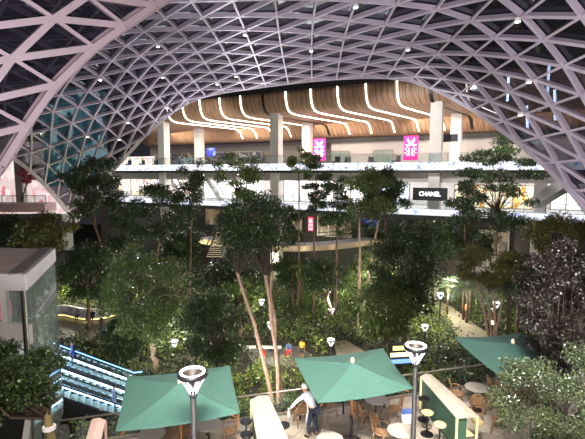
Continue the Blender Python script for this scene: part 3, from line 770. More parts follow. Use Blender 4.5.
# ================================================================== ESCALATORS
Ea = Vector((-11.6, 30.8, 0)); Ud = Vector((-.941, -.336, 0)).normalized(); Pd = Vector((.336, -.941, 0)).normalized()
EW = 1.45; EP = 2.1; ESL = math.tan(R(30)); HL = 12.6
def escalator(k, lb):
    c = Ea+Pd*(EW/2+EP*k)
    t = thing('escalator', lb, 'escalator', c, math.atan2(Ud.y, Ud.x), 'escalators down to the garden')   # local x runs up the slope
    hw = EW/2; Hh = HL*ESL
    st = MB(); ed = MB(); n = 32
    for i in range(n):
        x = i*HL/n; z = i*Hh/n; st.box((x+HL/n/2, 0, z+.02), (HL/n+.02, EW-.35, Hh/n+.2))
        ed.box((x+.02, 0, z+Hh/n/2+.13), (.05, EW-.36, .03))
    sto = st.build('steps', M['step'], t); ed.build('step_edges', M['step_edge'], sto)
    for s in (-1, 1):
        y = s*(hw-.08)
        sk = MB(); sk.hexa([(-1.2, y-.09, -.0), (0, y-.09, -.0), (0, y+.09, -.0), (-1.2, y+.09, -.0), (-1.2, y-.09, .25), (0, y-.09, .3), (0, y+.09, .3), (-1.2, y+.09, .25)])
        sk.hexa([(0, y-.09, -.35), (HL, y-.09, Hh-.35), (HL, y+.09, Hh-.35), (0, y+.09, -.35), (0, y-.09, .3), (HL, y-.09, Hh+.3), (HL, y+.09, Hh+.3), (0, y+.09, .3)])
        sko = sk.build('skirt', M['skirt'], t)
        if s > 0:
            sl_ = MB(); sl_.beam((.1, y-.105, .18), (HL, y-.105, Hh+.18), .03, .08); sl_.build('step_fill', M['led_blue'], sko)  # hidden glowing strip added to wash the steps with light
        g = MB(); g.hexa([(-1, y-.012, .25), (0, y-.012, .3), (0, y+.012, .3), (-1, y+.012, .25), (-1, y-.012, .92), (0, y-.012, .95), (0, y+.012, .95), (-1, y+.012, .92)])
        g.hexa([(0, y-.012, .3), (HL, y-.012, Hh+.3), (HL, y+.012, Hh+.3), (0, y+.012, .3), (0, y-.012, .95), (HL, y-.012, Hh+.95), (HL, y+.012, Hh+.95), (0, y+.012, .95)])
        gb = g.build('glass_balustrade', M['clear'], t)
        h = MB(); h.tube([(-.9, y, .35), (-1.15, y, .5), (-1.2, y, .7), (-1.05, y, .95), (-.8, y, 1.0), (0, y, 1.02), (HL, y, Hh+1.02)], .05, 8); h.build('handrail', M['black'], gb, True)
        if s > 0: continue
        l = MB(); l.beam((-.6, y+.11, .26), (0, y+.11, .30), .05, .09); l.beam((0, y+.11, .30), (HL, y+.11, Hh+.30), .05, .09); l.build('light_strip', M['led_blue'], sko)
        if not k:
            l = MB(); l.beam((-.6, y, .93), (0, y, .94), .07, .05); l.beam((0, y, .94), (HL, y, Hh+.94), .07, .05); l.build('handrail_light', M['led_deep'], gb)
    b = MB(); b.hexa([(0, -hw+.05, -.45), (HL, -hw+.05, Hh-.45), (HL, hw-.05, Hh-.45), (0, hw-.05, -.45), (0, -hw+.05, -.05), (HL, -hw+.05, Hh-.05), (HL, hw-.05, Hh-.05), (0, hw-.05, -.05)])
    b.v = [(x, y, max(z, 0)) for x, y, z in b.v]; b.build('truss', M['skirt'], t)
    return t
escalator(0, 'escalator with blue light lines, farthest of three'); escalator(1, 'escalator with light lines, middle of three'); escalator(2, 'escalator with light lines, nearest the terrace')
for k in range(3):
    c = Ea+Pd*(EW/2+EP*k)+Ud*6+Vector((0, 0, 6*ESL+2.6))
    point_light('escalator_fill', c, 260, (.72, .86, 1), .3)  # lights added in the air over each run to brighten the steps

# ================================================================== TERRACE RAILING
t = thing('terrace_railing', 'metal and glass railing along the terrace edge', 'railing', (0, 0, 0))
m = MB(); m.tube([rl(RS0, 0, 1.1), rl(RS1, 0, 1.1)], .03, 8); m.build('top_rail', M['rail'], t, True)
m = MB(); m.beam(rl(RS0, 0, .36), rl(RS1, 0, .36), .04, .05); m.build('lower_rail', M['rail'], t)
ns = int((RS1-RS0)/1.5)
for k in range(ns+1):
    s = RS0+(RS1-RS0)*k/ns; m = MB(); m.beam(rl(s, 0, 0), rl(s, 0, 1.08), .07, .05, RD); m.build('post', M['dark'], t)
    if k < ns:
        s2 = RS0+(RS1-RS0)*(k+1)/ns; g = MB(); g.beam(rl(s+.08, 0, .68), rl(s2-.08, 0, .68), .012, .6); g.build('glass_panel', M['clear'], t)

# ================================================================== LAMPS
def lamp(name, label, base, H, dia, power, scale=1.0, group=None, detail=True):
    t = thing(name, label, 'lamp post', base, 0, group); r = dia/2; hc = dia*.78; n = 28 if detail else 14
    MB().lathe([(.16, 0), (.16, .05), (.075, .08), (.065, H-hc-.02)], 12).build('pole', M['dark'], t, True)
    MB().lathe([(.07, H-hc-.02), (.10, H-hc), (.10, H-hc+.05), (.06, H-hc+.07)], 12).build('collar', M['dark'], t, True)
    rimo = MB().lathe([(r*.80, H-.03), (r, H-.05), (r*1.02, H), (r, H+.05), (r*.80, H+.04), (r*.80, H-.03)], n, cap=False).build('rim', M['black'], t, True)
    MB().lathe([(r*.70, H+.045), (r*.83, H+.058), (r*.83, H+.03), (r*.70, H+.02), (r*.70, H+.045)], n, cap=False).build('light_ring', M['led_lamp'], rimo, True)
    MB().lathe([(r*.1, H-hc*.55), (r*.72, H+.02)], n, cap=False).build('bowl', mat('lamp_bowl', (46, 38, 36), .5) if 'lamp_bowl' not in bpy.data.materials else bpy.data.materials['lamp_bowl'], rimo, True)
    lt = MB(); nb = 9 if detail else 7
    for k in range(nb):
        a0 = 2*math.pi*k/nb; pr = [(.07, H-hc+.04), (r*.35, H-hc*.72), (r*.62, H-hc*.38), (r*.93, H-.05)]
        for sg in (-1, 1):
            pts = []
            for i, (rr_, z) in enumerate(pr):
                a = a0+sg*(2*math.pi/nb)*[0, .0, .45, .5][i]+(.05*math.sin(k*3+i) if i else 0); pts.append((rr_*math.cos(a), rr_*math.sin(a), z))
            lt.tube(pts, [.012*scale, .010*scale, .009*scale, .011*scale], 5)
    lt.build('lattice', M['lattice'], t, True)
    point_light('lamp_light', (base[0], base[1]-.3, base[2]+H+.9), power, (1, .93, .8), .06)
    return t
def lamp_at(px, py, Y, z0, label, dia, power, **kw):
    p = atY(px, py, Y); return lamp('street_lamp', label, (p.x, p.y, z0), p.z-z0, dia, power, **kw)
lamp_at(192.6, 373.6, 9.3, TZ, 'black lamp post with ring light in front of the left green umbrella', .66, 45, group='ring lamps on the terrace')
lamp_at(416, 347, 11.6, TZ, 'black lamp post with ring light right of the central umbrella', .66, 45, group='ring lamps on the terrace')
for (px, py, Y, lb) in [(440.5, 294, 42, 'garden ring lamp beside the bend of the sandy path'), (496.5, 303, 40, 'garden ring lamp among pale stems at the right'),
        (174.5, 341.5, 36, 'garden ring lamp behind the left green umbrella'), (261.5, 300.5, 43, 'garden ring lamp just left of the forked pale tree, upper one'),
        (270.5, 323.5, 37, 'garden ring lamp beside the forked pale tree, lower one'), (331.5, 309.5, 44, 'garden ring lamp above the central umbrella, upper of the pair'),
        (331, 340, 34, 'garden ring lamp above the central umbrella, lower of the pair'), (425, 326, 38, 'garden ring lamp half hidden by leaves near the path'),
        (414, 299, 47, 'distant garden ring lamp among trees left of the path')]:
    lamp_at(px, py, Y, 0, lb, .70, 300, scale=2.2, group='ring lamps in the garden', detail=False)
p = atZ(492, 331, 0)
t = thing('globe_light', 'low glowing globe light beside the shrubs right of the path', 'lamp', p)
MB().lathe([(.06, 0), (.05, .7)], 8).build('post', M['dark'], t); MB().ball((0, 0, .85), .18, 12, 8).build('globe', mat('globe', (255, 240, 210), emit=4), t, True)

# ================================================================== UMBRELLAS
def umbrella(pix, apex_h, label, extra=None):
    c4 = [atZ(x, y, TZ+2.3) for x, y in pix]
    if extra: c4 = extra(c4)
    c = sum(c4, Vector())/4
    t = thing('umbrella', label, 'umbrella', (c.x, c.y, TZ), 0, 'green umbrellas on the terrace')
    loc = [p-Vector((c.x, c.y, TZ)) for p in c4]; ap = Vector((0, 0, 2.3+apex_h))
    m = MB(); n = 8
    for k in range(4):
        a, b = loc[k], loc[(k+1) % 4]
        grid = []
        for i in range(n+1):
            row = []
            for j in range(i+1):
                base = a.lerp(b, j/i) if i else ap
                p = ap.lerp(base, i/n) if i else ap
                w = (4*(j/i)*(1-j/i) if i else 0)*(i/n)
                sag = -.07*w - .05*math.sin(math.pi*i/n); row.append(len(m.v)); m.v.append((p.x, p.y, p.z+sag))
            grid.append(row)
        for i in range(n):
            for j in range(i+1):
                m.f.append((grid[i][j], grid[i+1][j], grid[i+1][j+1]))
                if j < i: m.f.append((grid[i][j], grid[i+1][j+1], grid[i][j+1]))
    o = m.build('canopy', M['green'], t)
    bm = bmesh.new(); bm.from_mesh(o.data); bmesh.ops.remove_doubles(bm, verts=bm.verts, dist=.002); bm.to_mesh(o.data); bm.free()
    sl = o.modifiers.new('solid', 'SOLIDIFY'); sl.thickness = .012
    po = MB().lathe([(.032, .9), (.03, 2.3+apex_h+.04)], 12).build('pole', M['pole_wood'], t, True)
    MB().lathe([(.04, .05), (.038, .95)], 12).build('pole_sleeve', M['dark'], po, True)
    MB().lathe([(.05, 2.3+apex_h-.02), (.06, 2.3+apex_h+.05), (.045, 2.3+apex_h+.13), (.01, 2.3+apex_h+.15)], 12).build('finial', mat('finial', (226, 206, 170), .5) if 'finial' not in bpy.data.materials else bpy.data.materials['finial'], po, True)
    for k in range(4):
        a = loc[k]; r = MB(); r.beam(ap-Vector((0, 0, .16)), ap.lerp(a, .93)-Vector((0, 0, .16)), .025, .035); r = r.build('rib', M['pole_wood'], t)
        s_ = MB(); s_.beam(Vector((0, 0, 1.85)), ap.lerp(a, .5)-Vector((0, 0, .18)), .02, .025); s_.build('strut', M['pole_wood'], r)
    MB().lathe([(.06, 1.8), (.06, 1.9)], 10).build('hub', M['dark'], t)
    MB().lathe([(.36, 0), (.37, .06), (.34, .1), (.08, .13), (.06, .2)], 20).build('base', mat('base_brown', (62, 46, 38), .6) if 'base_brown' not in bpy.data.materials else bpy.data.materials['base_brown'], t, True)
    return t, c
U1, c1 = umbrella([(127, 376.5), (229.5, 365), (240, 412.8), (115.5, 431.5)], .30, 'green square umbrella behind the left ring lamp')
U2, c2 = umbrella([(294.5, 358), (383, 348), (413.5, 388), (318, 403)], .30, 'green square umbrella with dusty creases in the middle of the terrace')
def third(c4):
    c4[2] = c4[3]+(c4[1]-c4[0]); return c4
U3, c3 = umbrella([(454, 337), (521, 332.5), (560, 366), (501.5, 377)], .30, 'dark green umbrella at right half hidden by the plum tree', third)

# ================================================================== FURNITURE
def make_table(label, loc, s=1.0):
    t = thing('bistro_table', label, 'table', loc, 0, 'round bistro tables on the terrace')
    MB().lathe([(.30, .715), (.375, .722), (.385, .735), (.375, .75), (.0, .752)], 32).build('tabletop', M['tabletop'], t)
    MB().lathe([(.035, .05), (.03, .715)], 12).build('pedestal', M['dark'], t, True)
    for k in range(4):
        a = k*math.pi/2+.4; m = MB(); m.beam((0, 0, .07), (.30*math.cos(a), .30*math.sin(a), .025), .05, .04); m.build('foot', M['dark'], t)
    return t
tabs = [((152, 433), 'round stone table below the left umbrella, left one'), ((208.5, 424), 'round stone table below the left umbrella, right of the lamp'),
        ((376, 398.5), 'round grey table between two rattan chairs behind the central umbrella'), ((400.5, 430), 'round cream table in front of the white cool box'),
        ((476.5, 387), 'round table beside the right bar counter and railing'), ((330, 439), 'round cream table in front of the waiter'), ((513, 380), 'round table half hidden by the right tree')]
tp = []; base_t = None
for (px, py), lb in tabs:
    p = atZ(px, py, TZ+.75); p.z = TZ; tp.append(p)
    if base_t is None: base_t = make_table(lb, p)
    else: dup(base_t, p, .3*len(tp), lb)
def make_chair(label, loc, rz):
    t = thing('rattan_chair', label, 'chair', loc, rz, 'rattan bistro chairs on the terrace')     # faces +y locally
    MB().lathe([(.0, .43), (.20, .43), (.215, .445), (.20, .46), (.0, .462)], 20).build('seat', M['rattan'], t)
    for sx in (-1, 1):
        MB().tube([(sx*.17, .16, .44), (sx*.19, .19, 0)], .017, 7).build('leg', M['rattan'], t, True)
        MB().tube([(sx*.16, -.15, .44), (sx*.19, -.22, 0)], .017, 7).build('leg', M['rattan'], t, True)
    MB().tube([(.185*math.cos(a), .185*math.sin(a), .22) for a in np.linspace(0, 6.28, 17)[:-1]], .012, 6, True).build('stretcher', M['rattan'], t, True)
    MB().tube([(-.18, -.13, .44), (-.20, -.20, .62), (-.17, -.25, .82), (-.09, -.28, .90), (0, -.285, .92), (.09, -.28, .90), (.17, -.25, .82), (.20, -.20, .62), (.18, -.13, .44)], .018, 7).build('back_frame', M['rattan'], t, True)
    bf = t.children[-1] if False else [c for c in bpy.data.objects if c.parent == t and c.name.startswith('back_frame')][0]; b = MB()
    for k in range(7): b.beam((-.15+k*.05, -.20, .50), (-.13+k*.0433, -.268, .84), .022, .012, (0, 1, 0))
    for k in range(4): b.beam((-.17, -.208-.017*k, .54+.09*k), (.17, -.208-.017*k, .54+.09*k), .012, .022, (0, 1, 0))
    b.build('backrest_weave', M['rattan'], bf)
    for sx in (-1, 1):
        MB().tube([(sx*.19, -.19, .66), (sx*.24, -.02, .67), (sx*.22, .14, .62), (sx*.18, .16, .45)], .015, 7).build('armrest', M['rattan'], t, True)
    return t
base_c = None
def chair(p, rz, lb):
    global base_c
    if base_c is None: base_c = make_chair(lb, p, rz); return base_c
    return dup(base_c, p, rz, lb)
def round_chairs(p, angs, labels, r=.62):
    for a, lb in zip(angs, labels):
        q = p+Vector((r*math.cos(R(a)), r*math.sin(R(a)), 0)); chair(q, R(a)+math.pi/2, lb)
round_chairs(tp[0], (60, -20), ('rattan chair behind the far left table', 'rattan chair right of the far left table'))
round_chairs(tp[1], (165, 15), ('rattan chair left of the table beside the lamp', 'rattan chair right of the table beside the lamp'))
round_chairs(tp[2], (185, -5, 215, 80), ('rattan chair left of the grey table', 'rattan chair right of the grey table', 'rattan chair front left of the grey table', 'rattan chair behind the grey table'))
round_chairs(tp[3], (140,), ('rattan chair behind the cream table by the cool box',))
round_chairs(tp[4], (165, -50, -110, 10), ('rattan chair left of the table by the right counter', 'rattan chair front right of the table by the right counter', 'rattan chair in front of the table by the right counter', 'rattan chair right of the table by the right counter'))
round_chairs(tp[6], (180, 250, 300), ('rattan chair left of the table under the right umbrella', 'rattan chair in front of the table under the right umbrella', 'rattan chair at the leafy side of the far right table'))
for px, py, rz, lb in ((301, 424, 20, 'rattan chair at the waiter\'s left, by the railing'), (329, 416, -150, 'rattan chair at the waiter\'s right, by the railing'), (498, 432, 60, 'lone rattan chair below the brown mat')):
    p = atZ(px, py, TZ); chair(p, R(rz), lb)

def counter(far_l, far_r, near_l, near_r, Hc, label, topm, panelm, framem, ridge=True):
    q = [atZ(*p, TZ+Hc) for p in (far_l, far_r, near_r, near_l)]
    c = sum(q, Vector())/4; t = thing('bar_counter', label, 'counter', (c.x, c.y, TZ), 0, None)
    a, b, d, e = [p-Vector((c.x, c.y, TZ)) for p in q]      # far l, far r, near r, near l
    up = Vector((0, 0, .07)); m = MB()
    fm = a.lerp(b, .5)+Vector((0, 0, .05)); nm = e.lerp(d, .5)+Vector((0, 0, .05))
    m.add([a, b, d, e, a+up*.4, b+up*.4, d+up*.4, e+up*.4, fm+up*.6, nm+up*.6], [(0, 1, 2, 3), (4, 8, 9, 7), (8, 5, 6, 9), (0, 4, 7, 3), (1, 5, 6, 2), (0, 1, 5, 8, 4), (3, 2, 6, 9, 7)])
    m.build('worktop', topm, t)
    def P(u, v): return a.lerp(b, u).lerp(e.lerp(d, u), v)
    pn = MB()
    cs = [P(.12, .04), P(.55, .04), P(.55, .96), P(.12, .96)]
    pn.hexa([Vector((p.x, p.y, .08)) for p in cs]+[Vector((p.x, p.y, Hc-.02)) for p in cs]); pn.build('panel', panelm, t)
    for (u, v) in ((.04, .02), (.96, .02), (.04, .985), (.96, .985)):
        p = P(u, v); MB().box((p.x, p.y, (Hc-.0)/2), (.06, .06, Hc)).build('leg', framem, t)
    sh = MB(); cs = [P(.55, .05), P(.94, .05), P(.94, .95), P(.55, .95)]
    sh.hexa([Vector((p.x, p.y, .45)) for p in cs]+[Vector((p.x, p.y, .49)) for p in cs]); sh.build('shelf', framem, t)
    return t
counter((420, 377.2), (431, 375), (456.8, 419), (479, 417), 1.12, 'green-panelled bar counter with cream top beside the right lamp', M['bar_top'], M['bar_green'], M['bar_cream'])
counter((250, 400.5), (268.6, 396.2), (259, 452), (293, 450), 1.12, 'cream-topped bar counter left of the waiter', M['bar_top'], M['bar_green'], M['bar_cream'])
C2 = counter((92, 420), (106, 421), (83, 450), (98, 452), 1.12, 'pinkish bar counter at the lower left with a dark hole', M['bar_pink'], M['bar_pink'], M['bar_pink'])
MB().box((.05, -.1, 1.165), (.07, .09, .02)).build('socket_hole', M['black'], C2)
def make_stool(label, loc, seatm, group='bar stools beside the counters'):
    t = thing('bar_stool', label, 'stool', loc, 0, group)
    MB().lathe([(.0, .70), (.17, .70), (.18, .72), (.18, .745), (.16, .76), (.0, .762)], 20).build('seat', seatm, t)
    MB().lathe([(.03, .03), (.03, .70)], 10).build('pedestal', M['black'], t, True)
    MB().lathe([(.20, 0), (.20, .02), (.05, .05), (.03, .06)], 20).build('base', M['black'], t)
    MB().tube([(.14*math.cos(a), .14*math.sin(a), .28) for a in np.linspace(0, 6.28, 17)[:-1]], .012, 6, True).build('footrest', M['dark'], t, True)
    return t
sw = mat('stool_wood', (206, 186, 140), .5, 0, .15, 8)
for (px, py), m_, lb in (((427.5, 411.5), sw, 'wood-topped bar stool beside the right counter, farther one'), ((440, 423.5), sw, 'wood-topped bar stool beside the right counter, nearer one'),
        ((477.5, 421), sw, 'bar stool tucked at the near end of the green counter'),
        ((246, 420.5), M['black'], 'black bar stool left of the middle counter, farther one'), ((246.5, 433.5), M['black'], 'black bar stool left of the middle counter, nearer one'),
        ((424, 398), M['black'], 'dark bar stool behind the right lamp pole'), ((284, 424), M['black'], 'dark bar stool right of the middle counter')):
    p = atZ(px, py, TZ+.76); p.z = TZ; make_stool(lb, p, m_)
# white cool box with blue rim
p = atZ(408.5, 424.5, TZ); t = thing('cool_box', 'white cool box with blue inside beside the right lamp', 'box', p, R(4))
MB().box((0, .2, .16), (.46, .36, .32)).build('body', mat('box_white', (235, 236, 240), .4), t, bevel=.015)
MB().box((0, .2, .325), (.42, .32, .02)).build('liner', mat('box_blue', (90, 120, 200), .4), t)
MB().box((0, .01, .2), (.2, .03, .03)).build('handle', mat('box_white2', (220, 222, 226), .4), t)
p = atZ(507.5, 415, TZ); a_ = [atZ(x, y, TZ) for x, y in ((500.5, 411), (513.5, 409.5), (516, 421), (509, 420))]
tag(MB().prism(a_, TZ, TZ+.025).build('floor_mat', M['mat_brown']), 'dark brown mat on the pale terrace floor near the right tree', 'mat')
p = atZ(492, 395, TZ); t = thing('standing_panel', 'small grey-green panel standing by the railing', 'panel', p, R(15))
MB().box((0, 0, .42), (.36, .03, .5)).build('board', mat('panel_grey', (150, 160, 146), .4), t)
for sx in (-.14, .14): MB().beam((sx, -.1, 0), (sx, 0, .65), .025, .025).build('leg', M['dark'], t)
p = atZ(488, 432, TZ); a_ = [atZ(x, y, TZ) for x, y in ((478, 424), (492, 424.5), (487, 438), (474, 438))]
# lit menu board beside the lamp, beyond the railing
p = atZ(398, 360, .0); p = atY(402, 354, 21); t = thing('menu_board', 'lit yellow and blue board beyond the railing behind the right lamp', 'board', (p.x, p.y, 0), R(8))
MB().box((0, 0, p.z/2-.7), (.12, .12, p.z-1.1)).build('post', M['dark'], t)
MB().box((0, 0, p.z), (1.5, .1, 1.15)).build('backing', M['dark'], t)
for k, (c_, w_) in enumerate((((255, 250, 140), 1.0), ((250, 246, 190), 1.2), ((110, 150, 240), 1.3))):
    MB().box((-.02*k, -.07, p.z+.34-.34*k), (w_, .04, .2)).build('light_bar', mat('bar_%d' % k, c_, emit=1.1), t)
# orange bin by the path
p = atZ(465.7, 314, 0); t = thing('litter_bin', 'orange bin standing by the sandy path', 'bin', p)
MB().lathe([(.26, 0), (.28, .9)], 16).build('body', M['orange'], t, True); MB().lathe([(.30, .9), (.30, .98), (.2, 1.05), (.05, 1.07)], 16).build('lid', mat('bin_lid', (190, 92, 34), .5), t, True)
# low bench and bin at the seating spot
p = atZ(264, 352, 0); t = thing('garden_bench', 'pale low bench at the garden seating spot', 'bench', p)
MB().box((0, 0, .42), (3.0, .5, .1)).build('seat', M['white'], t)
for sx in (-1.2, 1.2): MB().box((sx, 0, .19), (.12, .42, .38)).build('leg', M['slab'], t)
p = atZ(259, 353.5, 0); t = thing('black_bag', 'black bag standing on the pale garden bench', 'bag', (p.x, p.y+.1, .47))
MB().box((0, 0, .28), (.5, .32, .56)).build('body', M['black'], t, bevel=.08); MB().tube([(-.12, 0, .55), (-.1, 0, .7), (.1, 0, .7), (.12, 0, .55)], .02, 6).build('handle', M['black'], t, True)

# ================================================================== PEOPLE
STAND = dict(pelvis=(0, 0, .95), spine=(0, 0, 1.12), chest=(0, 0, 1.30), neck=(0, 0, 1.46), h0=(0, .012, 1.53), h1=(0, .025, 1.61), h2=(0, .01, 1.69),
             shR=(.18, 0, 1.40), elR=(.24, -.03, 1.13), wrR=(.25, .08, .90), shL=(-.18, 0, 1.40), elL=(-.24, -.03, 1.13), wrL=(-.25, .08, .90),
             hiR=(.09, 0, .91), knR=(.10, .03, .50), anR=(.10, -.02, .09), toR=(.115, .13, .035), hiL=(-.09, 0, .91), knL=(-.10, .03, .50), anL=(-.10, -.02, .09), toL=(-.115, .13, .035))
SIT = dict(STAND); SIT.update(pelvis=(0, 0, .55), spine=(0, .02, .72), chest=(0, .05, .92), neck=(0, .08, 1.07), h0=(0, .10, 1.14), h1=(0, .12, 1.22), h2=(0, .11, 1.30),
             shR=(.18, .05, 1.01), elR=(.22, .12, .76), wrR=(.14, .32, .70), shL=(-.18, .05, 1.01), elL=(-.22, .12, .76), wrL=(-.14, .32, .70),
             hiR=(.09, .03, .53), knR=(.11, .42, .50), anR=(.11, .40, .09), toR=(.12, .55, .035), hiL=(-.09, .03, .53), knL=(-.11, .42, .50), anL=(-.11, .40, .09), toL=(-.12, .55, .035))
def skin_obj(name, V, E, Rr, m, parent, root=0, sub=1):
    me = bpy.data.meshes.new(name); me.from_pydata([tuple(v) for v in V], E, []); me.materials.append(m)
    o = bpy.data.objects.new(name, me); COL.objects.link(o); o.parent = parent
    s = o.modifiers.new('skin', 'SKIN'); s.use_smooth_shade = True
    d = me.skin_vertices[0].data
    for i, r in enumerate(Rr): d[i].radius = r if hasattr(r, '__len__') else (r, r)
    d[root].use_root = True
    sb = o.modifiers.new('sub', 'SUBSURF'); sb.levels = sub; sb.render_levels = sub
    return o
def person(label, loc, rz, J, shirt, trousers, hair=None, shoes=None, sleeves=True, legs=True, group=None, fingers=True, extra=None, seated=False):
    t = thing('person', label, 'person', loc, rz, group)
    J = {k: Vector(v) for k, v in J.items()}
    V = []; E = []; Rr = []; idx = {}
    def jv(n, p, r): idx[n] = len(V); V.append(p); Rr.append(r); return idx[n]
    for n, r in (('pelvis', (.13, .10)), ('spine', (.115, .09)), ('chest', (.13, .10)), ('neck', .055), ('h0', (.062, .07)), ('h1', (.078, .095)), ('h2', (.05, .06))): jv(n, J[n], r)
    for n in ('pelvis spine', 'spine chest', 'chest neck', 'neck h0', 'h0 h1', 'h1 h2'):
        a, b = n.split(); E.append((idx[a], idx[b]))
    for S in 'RL':
        jv('sh'+S, J['sh'+S], .058); jv('el'+S, J['el'+S], .042); jv('wr'+S, J['wr'+S], .028)
        E += [(idx['chest'], idx['sh'+S]), (idx['sh'+S], idx['el'+S]), (idx['el'+S], idx['wr'+S])]
        d = (J['wr'+S]-J['el'+S]).normalized(); sd = d.cross(Vector((0, 1, .2))).normalized(); pn = d.cross(sd).normalized()
        palm = jv('pa'+S, J['wr'+S]+d*.075, (.036, .018)); E.append((idx['wr'+S], palm))
        if fingers:
            for f, (o_, ln) in enumerate(((-.030, .060), (-.010, .075), (.010, .070), (.030, .052))):
                a = jv('f%d%s' % (f, S), V[palm]+d*.03+sd*o_, .009); b = jv('g%d%s' % (f, S), V[palm]+d*(.03+ln*.55)+sd*o_*1.1+pn*.008, .008); c = jv('k%d%s' % (f, S), V[palm]+d*(.03+ln*.9)+sd*o_*1.1+pn*.03, .007)
                E += [(palm, a), (a, b), (b, c)]
            a = jv('th'+S, V[palm]-d*.02+sd*.042+pn*.01, .010); b = jv('tj'+S, V[palm]+d*.015+sd*.062+pn*.025, .008); E += [(palm, a), (a, b)]
        jv('hi'+S, J['hi'+S], .085); jv('kn'+S, J['kn'+S], .056); jv('an'+S, J['an'+S], .036); jv('to'+S, J['to'+S], .03)
        E += [(idx['pelvis'], idx['hi'+S]), (idx['hi'+S], idx['kn'+S]), (idx['kn'+S], idx['an'+S]), (idx['an'+S], idx['to'+S])]
    skin_obj('body', V, E, Rr, M['skin'], t)
    # clothes follow the same bones, a little fuller
    V = [J['pelvis'], J['spine'], J['chest'], J['chest'].lerp(J['neck'], .75)]; Rr = [(.155, .125), (.14, .115), (.155, .125), (.075, .07)]; E = [(0, 1), (1, 2), (2, 3)]
    for S in 'RL':
        k = len(V); el = J['el'+S]; wr = J['wr'+S]
        V += [J['sh'+S], el if sleeves else J['sh'+S].lerp(el, .7)]; Rr += [.076, .058]; E += [(2, k), (k, k+1)]
        if sleeves: V.append(el.lerp(wr, .88)); Rr.append(.043); E.append((k+1, k+2))
    skin_obj('shirt', V, E, Rr, shirt, t)
    V = [J['pelvis']]; Rr = [(.15, .12)]; E = []
    for S in 'RL':
        k = len(V); kn = J['kn'+S]; an = J['an'+S]
        V += [J['hi'+S], kn] + ([kn.lerp(an, .9)] if legs else []); Rr += [.102, .075]+([.056] if legs else []); E += [(0, k), (k, k+1)]+([(k+1, k+2)] if legs else [])
    skin_obj('trousers', V, E, Rr, trousers, t)
    for S in 'RL':
        a, b = J['an'+S], J['to'+S]; skin_obj('shoe', [a+Vector((0, 0, -.03)), b, b+(b-a)*.25*Vector((1, 1, 0)).length*.4], [(0, 1), (1, 2)], [.05, .042, .035], shoes or M['black'], t)
    # head details
    hd = J['h1']; up = (J['h2']-J['h0']).normalized(); fw = Vector((0, 1, 0)); fw = (fw-up*fw.dot(up)).normalized(); rt = fw.cross(up)
    hm = MB(); hm.ball((0, 0, 0), (1, 1, 1), 14, 10)
    hm.v = [tuple(hd+up*.035-fw*.022+rt*(x*.087)+fw*(y*.098)+up*(z*.085)) for x, y, z in hm.v]
    keep = []
    hm.build('hair', hair or M['hair'], t, True)
    for sx in (-1, 1):
        MB().ball(tuple(hd+rt*(.03*sx)+fw*.088+up*.0), .010, 8, 5).build('eye', M['black'], t, True)
        MB().ball(tuple(hd+rt*(.083*sx)-up*.01), (.012, .022, .03), 8, 5).build('ear', M['skin'], t, True)
    MB().ball(tuple(hd+fw*.105-up*.025), (.012, .018, .02), 8, 5).build('nose', M['skin'], t, True)
    MB().ball(tuple(hd+fw*.088-up*.058), (.022, .008, .007), 8, 4).build('mouth', mat('lips', (140, 70, 66), .5) if 'lips' not in bpy.data.materials else bpy.data.materials['lips'], t, True)
    return t, J
shirt_pale = mat('shirt_pale', (190, 200, 200), .8); navy = mat('trouser_navy', (38, 46, 66), .8); apron_m = mat('apron', (224, 222, 216), .8)
# waiter leaning over, arms wide
pw = dict(STAND); pw.update(pelvis=(0, -.12, .93), spine=(0, 0, 1.08), chest=(0, .14, 1.22), neck=(0, .25, 1.34), h0=(0, .30, 1.39), h1=(0, .35, 1.45), h2=(0, .37, 1.53),
    shR=(.19, .16, 1.30), elR=(.42, .20, 1.15), wrR=(.52, .34, .98), shL=(-.19, .16, 1.30), elL=(-.44, .22, 1.16), wrL=(-.58, .32, .95),
    hiR=(.09, -.11, .90), hiL=(-.09, -.11, .90), knR=(.13, -.04, .49), knL=(-.12, -.02, .49), anR=(.15, -.10, .09), anL=(-.14, -.06, .09), toR=(.17, .05, .035), toL=(-.16, .09, .035))
p = atZ(311, 436, TZ)
wt, J = person('waiter in pale shirt and white apron leaning with arms spread', p, R(38), pw, shirt_pale, navy, hair=mat('cap_pale', (206, 204, 200), .8))
a = MB()
for k, (w_, y, z) in enumerate(((.17, -.27, 1.02), (.19, -.26, .86), (.22, -.21, .66), (.24, -.20, .50))):
    pass
ap = []
for z, y, w_ in ((1.06, .12, .15), (.93, .03, .19), (.78, .04, .22), (.62, .06, .23), (.50, .07, .24)):
    ap += [(-w_, y-.10, z), (0, y, z), (w_, y-.10, z)]
a.v = ap; a.f = [(i*3+j, i*3+j+1, (i+1)*3+j+1, (i+1)*3+j) for i in range(4) for j in range(2)]
o = a.build('apron', apron_m, wt, True); s_ = o.modifiers.new('solid', 'SOLIDIFY'); s_.thickness = .015
o = MB().hexa([(-.66, .30, .70), (-.56, .34, .70), (-.55, .38, .70), (-.66, .35, .70), (-.64, .32, .97), (-.59, .34, .97), (-.58, .37, .97), (-.63, .36, .97)]).build('cloth', apron_m, None, loc=p); o.rotation_euler = (0, 0, R(38))
tag(o, 'white cloth held in the waiter\'s left hand', 'cloth')
